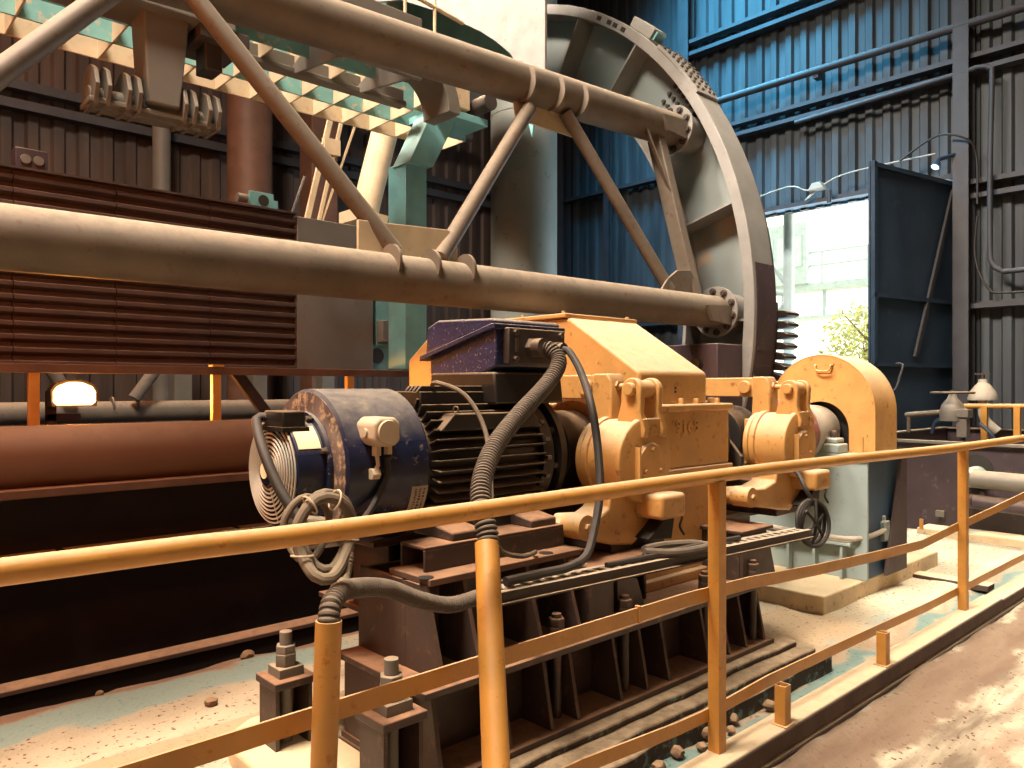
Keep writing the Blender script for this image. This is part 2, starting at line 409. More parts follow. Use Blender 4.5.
# wall framing (girts run along the wall, columns stand against it)
def girt(y0, y1, z, n):
    b = MB(); b.prism([(10.78, z-.05), (10.95, z-.05), (10.95, z+.05), (10.93, z+.05), (10.93, z-.03), (10.8, z-.03), (10.8, z+.01), (10.78, z+.01)], 'Y', y0, y1)
    return struct(b.build('trim_%d' % n, M['girt']))
k = 2
for y0, y1, z in ((-3, 7.5, 7.22), (-3, 7.5, 7.02), (-3, 7.5, 5.66), (-3, 7.5, 5.48), (7.5, 11.6, 5.1), (7.5, 11.6, 3.15), (7.5, 11.6, 2.6), (3.3, 6.4, 4.2),
                  (-3, 3.3, 4.08), (-3, 3.3, 3.9), (-3, 3.3, 2.52)):
    girt(y0, y1, z, k); k += 1
def wallcol(x, y, wx, wy, z0, z1, n, mat):
    b = MB(); t = .02
    b.box(x-wx, y-wy, z0, x-wx+t, y+wy, z1); b.box(x+wx-t, y-wy, z0, x+wx, y+wy, z1); b.box(x-wx+t, y-.012, z0, x+wx-t, y+.012, z1)
    return struct(b.build('trim_%d' % n, mat))
for x, y, wx, wy in ((10.8, 3.3, .13, .09), (10.85, 7.5, .1, .1), (10.8, 10.3, .12, .12), (10.85, 9.2, .06, .06)):
    wallcol(x, y, wx, wy, -1.3, 10.3, k, M['girt']); k += 1
b = MB()
for z in (5.1, 5.35): b.prism([(11.5, z-.06), (11.68, z-.06), (11.68, z+.06), (11.5, z+.06)], 'X', -4, 10.9)
struct(b.build('trim_%d' % k, M['girt'])); k += 1

# sheet-steel door leaf swung into the room
h0, h1 = V((10.95, 3.45)), V((9.17, 3.79)); dv = (h1-h0).normalized(); nv = V((dv.y, -dv.x))
P = lambda t, o, z: V((h0.x+dv.x*t+nv.x*o, h0.y+dv.y*t+nv.y*o, z))
L = (h1-h0).length
b = MB(); b.poly([P(0, 0, .02), P(L, 0, .02), P(L, 0, 4.12), P(0, 0, 4.12)], V((nv.x, nv.y, 0))*.025)
door = struct(b.build('door_1', M['navy'], origin=(10.95, 3.45, .02)))
fr = MB(); side = -.03
for z in (.06, 1.75, 2.56, 4.08): fr.bar(P(0, side, z), P(L, side, z), .05, .05)
for t in (.03, L-.03): fr.bar(P(t, side, .02), P(t, side, 4.12), .05, .05, (nv.x, nv.y, 0))
fr.build('door_frame', M['navy'], door)
b = MB(); b.bar(P(.12, side*1.4, 4.0), P(L-.85, side*1.4, 1.85), .05, .03, (nv.x, nv.y, 0)); b.build('diagonal_brace', M['girt'], door)
b = MB(); b.tube([P(L-.3, -.02, 1.45), P(L-.3, -.12, 1.45), P(L-.36, -.14, 1.6), P(L-.42, -.14, 1.75), P(L-.42, -.02, 1.75)], .014, 8); b.build('door_handle', M['girt'], door)

# ================================================================== beyond the door
b = MB(); b.box(11.2, -30, -.5, 90, 70, -.2); struct(b.build('ground_outside', pm('yard_dust', '#d9cdb4', .9, var=.1)))
def tube_thing(name, label, cat, pts, r, mat, n=10, group=None, **kw):
    b = MB(); b.tube(pts, r, n, **kw); return tag(b.build(name, mat), label, cat, group)
t = thing('steel_post', 'pale blue steel post standing just outside the bright doorway', 'post', (11.75, 6.15, -.2))
b = MB(); b.cyl((11.75, 6.15, -.2), (11.75, 6.15, 5.2), .085, n=16); b.build('post_shaft', M['post'], t)
b = MB(); b.box(11.6, 6.0, -.2, 11.9, 6.3, -.17); b.build('base_plate', M['post'], t)
b = MB(); b.cyl((11.75, 6.15, 3.05), (11.6, 6.75, 4.1), .03, n=8); b.cyl((11.75, 6.15, 3.0), (11.7, 6.8, 3.1), .05, n=8)
b.cyl((11.75, 6.15, 2.95), (11.65, 6.7, 2.2), .03, n=8); b.build('bracket_arm', M['post'], t)
t = thing('pipe_bridge', 'pale elevated pipe bridge with railing seen through the doorway', 'bridge', (34, 15, 0))
b = MB(); b.box(33.5, 2, 4.6, 34.5, 40, 4.75); b.box(33.5, 2, 5.9, 34.5, 40, 6.2); b.build('deck_girder', M['bridge'], t)
b = MB()
for y in range(2, 40, 2): b.box(33.9, y, 4.7, 34.05, y+.12, 5.95)
b.build('web_posts', M['bridge'], t)
b = MB()
for z in (7.0, 7.6, 9.8): b.cyl((33.6, 2, z), (33.6, 40, z), .05, n=6)
for y in range(2, 40, 2): b.cyl((33.6, y, 6.2), (33.6, y, 7.6), .05, n=6)
b.build('railing', M['bridge'], t)
for y in (6, 20, 34):
    b = MB(); b.box(33.8, y, -.2, 34.2, y+.4, 4.65); b.build('leg', M['bridge'], t)
t = thing('control_cabin', 'small glazed cabin standing on the pipe bridge outside', 'cabin', (33.8, 17.5, 6.2))
b = MB(); b.box(33.3, 16.6, 6.2, 34.4, 19.6, 9.0); b.build('cabin_body', M['bridge'], t, .03)
b = MB()
for y in (16.8, 18.2): b.box(33.26, y, 7.0, 33.3, y+1.2, 8.4)
b.build('cabin_window', M['post'], t)
def tree(x, y, h, label):
    t = thing('tree', label, 'tree', (x, y, -.2), 'trees beyond the door')
    b = MB(); b.lathe([(0, .16), (h*.5, .1), (h*.85, .03)], (x, y, -.2), (0, 0, 1), 10)
    for i in range(9):
        a = random.uniform(0, 6.28); z = h*random.uniform(.35, .75)
        b.cyl((x, y, z), (x+math.cos(a)*h*.22, y+math.sin(a)*h*.22, z+h*.2), .04, .012, 6)
    b.build('trunk', M['bark'], t)
    b = MB()
    for i in range(1500):
        a = random.uniform(0, 6.28); u = random.uniform(-1, 1); rr = random.random()**.4
        p = V((x+math.cos(a)*rr*h*.33*math.sqrt(1-u*u), y+math.sin(a)*rr*h*.33*math.sqrt(1-u*u), h*.62+u*rr*h*.36))
        d = V((random.uniform(-1, 1), random.uniform(-1, 1), random.uniform(-1, 1))).normalized()*random.uniform(.08, .16)
        e = d.orthogonal().normalized()*.05
        vs = [b.bm.verts.new(p+q) for q in (-d, e, d, -e)]; b.face(vs)
    b.build('crown', M['leaf'], t)
tree(24, 10.0, 4.3, 'small dusty tree outside the doorway, nearer the steel post')
tree(29, 8.0, 5.2, 'leafy tree outside the doorway, nearer the open door leaf')
# ================================================================== foreground guardrail and conduits
rail = thing('guardrail', 'yellow painted guardrail with bent flat lower rails along the platform edge', 'railing', (2.66, 1.7, .03))
b = MB(); b.tube([(-2.4, 1.70, 1.13), (.27, 1.70, 1.127), (1.0, 1.7, 1.117), (2.45, 1.7, 1.121), (3.6, 1.7, 1.115), (5.5, 1.70, 1.088), (7.0, 1.7, 1.085), (9.5, 1.7, 1.08)], .027, 16, .2); b.build('top_rail', M['yellow'], rail)
def flat(name, pts, th=.008, hh=.05):
    b = MB(); n = len(pts); t = th/2
    for (p, q) in zip(pts, pts[1:]): b.bar(p, q, th, hh)
    return b.build(name, M['yellow'], rail)
flat('mid_rail', [(-2.4, 1.725, .66), (1.5, 1.725, .66), (2.5, 1.725, .657), (2.95, 1.725, .643), (3.56, 1.725, .601), (4.16, 1.725, .569), (4.9, 1.725, .538), (5.5, 1.725, .567), (6.2, 1.725, .591), (7.0, 1.725, .627), (9.5, 1.725, .66)], hh=.052)
flat('lower_rail', [(1.2, 1.725, .22), (1.9, 1.725, .214), (2.45, 1.725, .177), (2.66, 1.725, .172), (3.1, 1.725, .187), (3.7, 1.725, .178), (4.35, 1.725, .165), (5.0, 1.725, .149), (7.0, 1.725, .15), (9.5, 1.725, .15)], hh=.05)
def angle_post(x, y, z0, z1, name, par, w=.052):
    """post of pressed angle section"""
    b = MB(); t = .006; h = w/2
    b.prism([(x-h, y-h), (x+h, y-h), (x+h, y+h), (x+h-t, y+h), (x+h-t, y-h+t), (x-h+t, y-h+t), (x-h+t, y+h), (x-h, y+h)], 'Z', z0, z1)
    return b.build(name, M['yellow'], par, .002)
for x in (-.9, 2.67, 5.55, 8.4): angle_post(x, 1.70, .02, 1.10 if x < 4 else 1.075, 'post', rail)
b = MB()
for x in (2.2, 4.9): b.box(x-.006, 1.716, .63, x+.006, 1.735, .69)
b.build('weld_plate', M['yellow'], rail)
for x, lab in ((3.09, 'cut off yellow stub post on the kerb, the nearer to the concrete plinth corner'), (4.14, 'cut off yellow stub post on the kerb, the farther one in the row')):
    t = thing('stub_post', lab, 'post', (x, 1.64, .03), 'stub posts on the kerb')
    angle_post(x, 1.645, .02, .2, 'post_shaft', t, .05)
    b = MB(); b.box(x-.04, 1.61, .028, x+.04, 1.68, .034); b.build('foot_plate', M['yellow'], t)

def conduit(x0, z1, x1, lab, r, y0=1.62, yb=1.62):
    t = thing('conduit_pipe', lab, 'pipe', (x1, yb, .0), 'yellow conduit risers')
    b = MB(); d = V((x0-x1, y0-yb, z1)).normalized(); H_ = V((x0-x1, y0-yb, z1)).length
    b.lathe([(-.3, r), (H_, r), (H_, r*.86), (H_-.12, r*.86)], (x1, yb, 0), d, 28, cap=False)
    b.build('pipe_wall', M['yellow'], t)
    b = MB(); b.lathe([(0, r*1.35), (.012, r*1.35)], (x1, yb, .022), (0, 0, 1), 24); b.build('foot_plate', M['yellow'], t)
conduit(.906, .925, .87, 'short thick yellow conduit riser with a grey ribbed hose bending out of its top', .031)
conduit(1.55, .99, 1.13, 'tall yellow conduit riser with a dark ribbed hose dropping straight into its top', .0375, 1.80, 1.24)

tag(MB().tube([(2.40, 2.45, 1.648), (2.43, 2.39, 1.638), (2.42, 2.33, 1.58), (2.30, 2.28, 1.49), (2.03, 2.17, 1.365), (1.81, 2.06, 1.26), (1.66, 1.95, 1.17), (1.58, 1.86, 1.09), (1.558, 1.803, 1.0), (1.52, 1.76, .87)], .0355, 16, .0026, rib=.0165, amp=.3).build('ribbed_hose', M['rubberd'], origin=(1.55, 1.8, .9)),
    'dark ribbed hose sweeping from the motor terminal box down into the tall yellow riser', 'hose')
tag(MB().tube([(.905, 1.62, .82), (.906, 1.62, .93), (.945, 1.66, .962), (1.04, 1.75, .95), (1.212, 1.85, .903), (1.384, 1.92, .823), (1.531, 1.96, .772), (1.674, 1.99, .765), (1.76, 2.0, .775)], .0265, 14, .0024, rib=.0125, amp=.24).build('ribbed_hose', M['rubber'], origin=(.905, 1.62, .82)),
    'grey ribbed hose arching from the short yellow riser to the slotted cable tray', 'hose')
tag(MB().tube([(2.553, 2.45, 1.643), (2.553, 2.40, 1.64), (2.523, 2.3, 1.549), (2.42, 2.15, 1.42), (2.407, 2.1, 1.256), (2.368, 2.05, 1.058), (2.299, 2.02, .912), (2.229, 2.0, .82), (2.116, 1.99, .795), (1.984, 1.99, .795), (1.8, 1.99, .795)], .017, 10).build('black_cable', M['cable'], origin=(2.2, 2., .79)),
    'smooth black cable hanging from the terminal box past the brake to the cable tray', 'cable')
tag(MB().tube([(1.95, 2.62, 1.475), (1.9, 2.52, 1.492), (1.951, 2.4, 1.442), (1.971, 2.3, 1.305), (1.915, 2.2, 1.122), (1.881, 2.15, .943), (1.914, 2.14, .862), (2.043, 2.16, .82), (2.15, 2.2, .815), (2.17, 2.24, .8)], .0095, 8).build('thin_cable', M['hose'], origin=(2.1, 2.2, .8)),
    'thin tan cable drooping over the finned motor behind the ribbed hose', 'cable')

# cable tray with slots, coil of cable at its far end
tray = thing('cable_tray', 'long slotted metal cable tray running along the pedestal side behind the rail', 'tray', (2.8, 2.0, .7))
a0, a1 = V((1.72, 2.0, .772)), V((3.98, 2.0, .708)); dv = (a1-a0); Ln = dv.length; dv.normalize(); up = V((0, 0, 1))
b = MB()
for s in (-.034, .034): b.bar(a0+V((0, s, 0)), a1+V((0, s, 0)), .024, .004)
n = 34
for i in range(n):
    p = a0+dv*(Ln*(i+.15)/n); b.bar(p, p+dv*(Ln/n*.34), .06, .004)
b.build('slotted_top', M['pale'], tray)
b = MB(); b.bar(a0+V((0, -.046, -.018)), a1+V((0, -.046, -.018)), .004, .04); b.bar(a0+V((0, .046, -.018)), a1+V((0, .046, -.018)), .004, .04)
b.bar(a0+V((0, -.052, -.036)), a1+V((0, -.052, -.036)), .02, .006); b.build('tray_sides', M['darksteel'], tray)
b = MB()
for t in (.25, 1.25, 2.1):
    p = a0+dv*t; b.bar(p+V((0, .04, -.04)), p+V((0, .30, -.04)), .03, .02)
b.build('support_bracket', M['darksteel'], tray)
for i, (p, L) in enumerate((((2.35, 2.0, .765), .5), ((2.6, 2.01, .76), .75))):
    tag(MB().tube([(p[0], p[1], p[2]), (p[0]+L*.5, p[1]-.012, p[2]-.003), (p[0]+L, p[1], p[2]-.018)], .012, 8).build('tray_cable', M['cable']),
        ('short' if i == 0 else 'long')+' black cable lying on the slotted tray beside the brake nearer the motor', 'cable', 'cables on the tray')
tag(MB().tube([(2.62, 2.02, .775), (2.75, 1.96, .762), (2.95, 1.95, .755), (3.03, 1.98, .75), (2.98, 2.03, .76), (2.8, 2.06, .772), (2.66, 2.05, .775)], .019, 10).build('cable_loop', M['rubber']),
    'thick grey cable loop lying on the tray behind the guardrail post', 'cable')
coil = thing('cable_coil', 'black cable coil hanging at the far end of the slotted tray', 'cable', (4.08, 2.0, .6))
b = MB()
for i in range(4): b.torus((4.07+i*.008, 2.0-.012+i*.012, .73), (.25-.12*i, 1, .1*i-.15), .125-.006*i, .011)
b.build('loops', M['cable'], coil)
b = MB()
for a in (20, 80, 140): b.tube([(4.075+.12*math.cos(R(a)), 1.985, .73+.12*math.sin(R(a))), (4.07, 1.97, .73), (4.075-.12*math.cos(R(a)), 1.985, .73-.12*math.sin(R(a)))], .008, 8)
b.build('wraps', M['cable'], coil)
b = MB(); b.tube([(4.09, 2.0, .84), (4.06, 2.03, .92), (4.1, 2.1, 1.0), (4.16, 2.2, 1.02)], .013, 8); b.build('lead', M['cable'], coil)

# bundle of hoses looped under the fan
bun = thing('hose_bundle', 'tied bundle of looped tan hoses hanging below the motor fan', 'hose', (1.25, 2.25, .86))
base = [(1.182, 2.3, 1.043), (1.218, 2.3, 1.087), (1.272, 2.3, 1.108), (1.347, 2.3, 1.074), (1.378, 2.3, .986), (1.307, 2.25, .894), (1.235, 2.2, .862), (1.192, 2.22, .875), (1.18, 2.28, .928), (1.168, 2.3, .995)]
for i in range(3):
    s = (1, .96, .8)[i]; c = V((1.265, 2.27, .98)); q = [c+(V(p)-c)*s+V(((0, .03, -.02)[i], (0, .05, .09)[i], (0, .012, .02)[i])) for p in base]
    b = MB(); b.tube(q, (.019, .016, .013)[i], 10, .02, closed=True); b.build('hose_loop', M['hose'], bun)
b = MB(); b.tube([(1.3, 2.5, 1.0), (1.36, 2.34, .99), (1.34, 2.27, .91), (1.28, 2.2, .84), (1.1, 1.9, .9), (1.02, 1.78, .945)], .022, 10, .006, rib=.012); b.build('ribbed_tail', M['hose'], bun)
b = MB()
for p, d in (((1.218, 2.3, 1.087), (1, 0, .6)), ((1.36, 2.3, .96), (.2, 0, 1)), ((1.18, 2.28, .93), (.1, .1, 1)), ((1.31, 2.3, 1.095), (1, 0, -.4))): b.torus(p, d, .034, .0035, 24, 6)
b.build('tie_ring', M['plastic'], bun)
tag(MB().tube([(1.26, 2.72, 1.36), (1.225, 2.72, 1.352), (1.195, 2.6, 1.251), (1.21, 2.5, 1.118), (1.248, 2.42, 1.016), (1.27, 2.36, .95)], .0185, 12).build('fan_cable', M['cable'], origin=(1.25, 2.42, 1.)),
    'dark grey cable crossing the fan grille from its small black box', 'cable')
tag(MB().tube([(1.6, 2.435, 1.21), (1.60, 2.425, 1.15), (1.55, 2.43, 1.05), (1.47, 2.42, .97), (1.38, 2.40, .93)], .013, 10).build('sensor_cable', M['cable'], origin=(1.5, 2.4, 1.)),
    'short brown cable drooping from the beige sensor box on the blue motor', 'cable')

# ================================================================== the motor
AX, AZ = 2.75, 1.155
mot = thing('electric_motor', 'dark blue finned electric motor with large fan drum on the steel pedestal', 'motor', (2.0, AX, .88))
def lx(prof, **k): b = MB(); return b.lathe([(x, r) for x, r in prof], (0, AX, AZ), (1, 0, 0), k.get('n', 64))
b = lx([(1.44, .30), (1.45, .312), (1.80, .312), (1.81, .305), (1.81, .2)]); dr = b.build('fan_drum', M['blue'], mot, ang=30)
b = lx([(1.433, .205), (1.437, .30), (1.441, .30), (1.441, .205)], n=64); b.build('drum_face_plate', pm('worn_face_plate', '#6e5f58', .4, metal=.3, var=.5, col2='#c2a384', patch=.4, scale=9), mot, ang=30)
b = lx([(1.30, .185), (1.305, .203), (1.415, .203), (1.415, .226), (1.432, .226), (1.432, .15)]); fh = b.build('fan_housing', M['blue'], mot, ang=30)
b = MB()
for k in range(8):
    a = R(22+45*k); p = V((1.415, AX+.215*math.cos(a), AZ+.215*math.sin(a))); b.bolt(p, (-1, 0, 0), .011, .02)
b.build('bolt_ring', M['iron'], mot)
b = MB(); b.lathe([(0, .001), (0, .185), (.006, .185)], (1.325, AX, AZ), (1, 0, 0), 48); b.build('fan_recess', M['black'], mot)
b = MB()
for k in range(7):
    a = R(51*k); u = V((0, math.cos(a), math.sin(a))); w = V((0, -math.sin(a), math.cos(a)))
    p = V((1.318, AX, AZ)); b.poly([p+u*.05-w*.02, p+u*.175-w*.05, p+u*.175+w*.03+V((.008, 0, 0)), p+u*.05+w*.02+V((.008, 0, 0))], (.003, 0, 0))
b.build('fan_blades', M['darksteel'], mot)
b = MB()
for i in range(9): b.torus((1.284+.014*(i/8)**2, AX, AZ), (1, 0, 0), .066+.0158*i, .004, 56, 6)
for k in range(6):
    a = R(60*k+15); b.bar((1.285, AX+.06*math.cos(a), AZ+.06*math.sin(a)), (1.302, AX+.195*math.cos(a), AZ+.195*math.sin(a)), .006, .006)
gr = b.build('fan_grille', M['pale'], mot)
b = MB(); b.lathe([(0, .03), (.006, .052), (.03, .06), (.04, .06)], (1.268, AX, AZ), (1, 0, 0), 32); b.build('fan_hub', M['blue'], mot)
b = MB(); b.lathe([(0, .03), (.002, .03)], (1.266, AX, AZ+.005), (1, 0, 0), 24); b.build('hub_sticker', M['sticker'], mot)
# curved cream sticker on the fan housing
def curved_plate(name, r, x0, x1, a0, a1, mat, par, th=.002):
    b = MB(); b.arc(AX, AZ, r, r+th, a0, a1, 'X', x0, x1, 10); return b.build(name, mat, par)
curved_plate('rating_sticker', .2035, 1.315, 1.405, 33, 63, M['sticker'], mot)
npl = curved_plate('nameplate', .3125, 1.725, 1.80, 102, 128, M['label'], mot)
b = MB()
random.seed(3)
for col in range(3):
    x = 1.74+.02*col; a = 104
    while a < 126:
        w = random.uniform(.5, 1.6); b.arc(AX, AZ, .3145, .3152, a, a+w, 'X', x, x+random.uniform(.005, .011), 3); a += w+random.uniform(.4, 1.2)
ink = b.build('nameplate_marks', M['ink'], npl)
# finned frame
b = lx([(1.80, .25), (2.46, .25), (2.5, .235)]); b.build('stator_frame', M['black'], mot)
b = MB()
for k in range(44):
    a = 2*math.pi*(k+.5)/44; u = V((0, math.cos(a), math.sin(a)))
    if a > R(62) and a < R(118): continue
    if a > R(235) and a < R(305): continue
    p0 = V((1.86, AX, AZ)); b.bar(p0+u*.27, p0+u*.27+V((.60, 0, 0)), .008, .075, u)
b.build('cooling_fins', M['black'], mot, .002)
b = MB(); b.box(1.87, AX-.16, AZ+.22, 2.44, AX+.19, AZ+.30)
for i in range(4): b.prism([(1.86+.03*i, AZ+.30), (1.88+.03*i, AZ+.325), (2.45, AZ+.325), (2.45, AZ+.30)], 'Y', AX-.15+.07*i, AX-.135+.07*i)
b.build('top_ribs', M['black'], mot, .004)
b = MB(); b.prism([(1.88, AZ+.14), (1.95, AZ+.21), (2.4, AZ+.21), (2.45, AZ+.14)], 'Y', AX-.285, AX-.20); b.build('frame_boss', M['black'], mot, .006)
b = lx([(2.47, .22), (2.475, .275), (2.53, .285), (2.535, .235), (2.56, .225), (2.565, .30), (2.60, .302), (2.60, .14), (2.64, .1), (2.70, .1)]); b.build('end_flange', M['black'], mot, ang=30)
b = MB()
for k in range(10): a = R(36*k+9); b.bolt((2.565, AX+.265*math.cos(a), AZ+.265*math.sin(a)), (-1, 0, 0), .013, .02)
for k in range(22):
    a = 2*math.pi*k/22; u = V((0, math.cos(a), math.sin(a))); b.bar(V((2.475, AX, AZ))+u*.285, V((2.5, AX, AZ))+u*.285, .018, .03, u)
b.build('flange_bolts', M['iron'], mot)
# feet
for xs, lab in ((1.90, 0), (2.32, 0)):
    for sy in (-1, 1):
        b = MB()
        y0 = AX+sy*.17; y1 = AX+sy*.43
        b.prism([(y0, 1.0), (AX+sy*.26, 1.0), (AX+sy*.33, .93), (y1, .915), (y1, .88), (y0, .88)], 'X', xs-.075, xs+.075)
        b.build('foot', M['brown'], mot, .008)
b = MB(); b.prism([(1.87, .885), (2.44, .885), (2.44, .99), (2.3, .99), (2.26, .94), (2.02, .94), (1.98, .99), (1.87, .99)], 'Y', AX-.30, AX+.30); b.build('foot_web', M['black'], mot)
# beige sensor box on the drum
sb = MB(); sx, sz, sy0 = 1.562, 1.306, 2.372
sb.prism([(sx-.052, sz-.028), (sx-.03, sz-.05), (sx+.04, sz-.05), (sx+.062, sz-.028), (sx+.062, sz+.035), (sx+.04, sz+.057), (sx-.03, sz+.057), (sx-.052, sz+.035)], 'Y', sy0, sy0+.13)
sen = sb.build('sensor_box', M['plastic'], mot, .012, 3)
b = MB(); b.lathe([(0, .042), (.008, .045), (.012, .045)], (sx+.005, sy0-.009, sz+.003), (0, 1, 0), 28); b.build('sensor_lid', M['plastic'], sen)
b = MB(); b.lathe([(0, .016), (.01, .016)], (sx-.06, sy0+.06, sz), (1, 0, 0), 20)
b.hexa((sx-.012, sy0+.05, sz-.085), (0, 0, 1), .019, .04); b.hexa((sx+.038, sy0+.05, sz-.082), (0, 0, 1), .017, .035); b.build('cable_gland', M['plastic'], sen)
b = MB(); b.tube([(sx-.012, sy0+.05, sz-.08), (sx-.005, sy0+.05, sz-.12), (sx-.02, sy0+.055, sz-.15)], .008, 8); b.hexa((sx-.035, sy0+.055, sz-.152), (1, 0, 0), .022, .035); b.build('bent_pipe', M['plastic'], sen)
# small black junction box on top of the fan housing
b = MB(); b.box(1.285, 2.63, 1.318, 1.375, 2.79, 1.385); jb = b.build('fan_box', M['black'], mot, .006)
b = MB(); b.box(1.278, 2.615, 1.31, 1.382, 2.80, 1.326); b.box(1.315, 2.65, 1.24, 1.37, 2.75, 1.32); b.build('fan_box_foot', M['black'], jb)
b = MB(); b.hexa((1.33, 2.81, 1.358), (0, -1, 0), .02, .05); b.tube([(1.33, 2.8, 1.358), (1.29, 2.8, 1.362), (1.25, 2.73, 1.358)], .014, 8); b.build('cable_gland', M['plastic'], jb)
# terminal box
b = MB(); b.prism([(2.5, 1.40), (2.99, 1.40), (2.98, 1.54), (2.52, 1.54)], 'X', 2.21, 2.63); b.build('terminal_neck', M['black'], mot, .01)
b = MB(); b.prism([(2.995, 1.533), (2.64, 1.528), (2.517, 1.566), (2.52, 1.73), (2.998, 1.62)], 'X', 2.22, 2.62); tb = b.build('terminal_box', M['bluebox'], mot, .008)
b = MB(); b.prism([(3.06, 1.600), (3.055, 1.625), (2.53, 1.752), (2.505, 1.752), (2.505, 1.728), (2.53, 1.728)], 'X', 2.20, 2.645); b.build('box_flange', M['bluebox'], tb, .004)
b = MB(); b.prism([(3.03, 1.632), (3.014, 1.76), (2.93, 1.791), (2.53, 1.776), (2.515, 1.755)], 'X', 2.215, 2.625); b.build('box_lid', M['bluebox'], tb, .01)
b = MB(); b.box(2.26, 2.478, 1.575, 2.615, 2.52, 1.735); gp = b.build('gland_plate', M['darksteel'], tb, .006)
b = MB(); b.box(2.295, 2.468, 1.63, 2.31, 2.48, 1.69)
for x in (2.30, 2.585):
    for z in (1.598, 1.715): b.bolt((x, 2.478, z), (0, -1, 0), .013, .014)
b.build('plate_bolts', M['iron'], gp)
b = MB(); b.hexa((2.40, 2.48, 1.65), (0, -1, 0), .046, .035); b.lathe([(0, .041), (.05, .041)], (2.40, 2.45, 1.65), (0, -1, 0), 20); b.build('hose_gland', M['iron'], gp)
b = MB(); b.hexa((2.553, 2.48, 1.648), (0, -1, 0), .036, .03); b.lathe([(0, .028), (.03, .028)], (2.553, 2.455, 1.648), (0, -1, 0), 20); b.build('cable_gland', M['darksteel'], gp)
b = MB(); b.torus((2.0, 2.52, 1.38), (1, .3, 0), .012, .004); b.cyl((2.0, 2.52, 1.3), (2.0, 2.52, 1.37), .004, n=8); b.build('eye_bolt', M['iron'], mot)
# ================================================================== gearbox
gb = thing('gearbox', 'large orange gearbox with sloping roof between the two brakes', 'gearbox', (3.45, 3.4, .45))
b = MB(); b.box(3.06, 2.40, .45, 3.86, 4.46, 1.02); lc = b.build('lower_case', M['orange'], gb, .012)
b = MB(); b.box(3.05, 2.37, 1.0, 3.885, 4.49, 1.045); b.build('split_flange', M['orange'], gb, .006)
b = MB(); b.box(3.05, 2.385, 1.045, 3.87, 4.47, 1.36); uc = b.build('upper_case', M['orange'], gb, .015, 3)
b = MB(); b.box(3.0, 2.365, 1.345, 3.885, 4.49, 1.385); b.build('cover_flange', M['orange'], gb, .01)
b = MB(); b.prism([(2.42, 1.38), (2.42, 1.553), (2.90, 1.855), (4.12, 1.87), (4.44, 1.665), (4.44, 1.38)], 'X', 3.1, 3.70); hood = b.build('hood', M['orange'], gb, .018, 3)
b = MB(); b.box(3.085, 2.92, 1.858, 3.715, 4.1, 1.884); lid = b.build('inspection_lid', M['orange'], hood, .006)
b = MB()
for y in (2.97, 3.3, 3.7, 4.05):
    for x in (3.12, 3.68): b.bolt((x, y, 1.884), (0, 0, 1), .011, .016)
b.build('lid_bolts', M['orange'], lid)
b = MB()
for x in (3.13, 3.42, 3.56, 3.76): b.bolt((x, 2.395, 1.385), (0, 0, 1), .016, .03)
for y in (2.46, 2.75, 3.1, 3.5, 3.9, 4.3):
    b.bolt((3.045, y, 1.385), (0, 0, 1), .02, .022); b.bolt((3.80, y, 1.385), (0, 0, 1), .018, .03)
b.build('flange_bolts', M['orange'], gb)
b = MB()
b.box(3.02, 2.36, .45, 3.90, 2.45, .50); b.box(3.02, 4.4, .45, 3.9, 4.5, .5)
b.build('case_foot', M['orange'], gb, .006)
b = MB(); b.lathe([(0, .27), (.1, .27), (.12, .25), (.12, .09)], (3.08, AX, AZ), (-1, 0, 0), 40); b.build('input_bearing_cover', M['orange'], gb, ang=30)
b = MB(); b.lathe([(0, .27), (.06, .27), (.08, .25), (.08, .09)], (3.85, AX, AZ), (1, 0, 0), 40); b.build('output_bearing_cover', M['orange'], gb, ang=30)
cu = bpy.data.curves.new('cast_number', 'FONT'); cu.body = '9168'; cu.size = .095; cu.extrude = .007; cu.bevel_depth = .0008; cu.space_character = 1.15
tmp = bpy.data.objects.new('tmp', cu); C.collection.objects.link(tmp)
me = bpy.data.meshes.new_from_object(tmp); bpy.data.objects.remove(tmp)
rot = Matrix.Rotation(R(90), 4, 'X')
for v in me.vertices: v.co = rot @ v.co + V((3.345, 2.382, 1.235)) - ORG[gb.name]
me.materials.clear(); me.materials.append(M['orange'])
num = bpy.data.objects.new('cast_number', me); C.collection.objects.link(num); num.parent = gb; ORG[num.name] = ORG[gb.name]
b = MB()
for z in (1.47, 1.45): b.lathe([(0, .007), (.004, .007)], (3.40, 2.419, z), (0, -1, 0), 10)
b.build('vent_holes', M['ink'], hood)

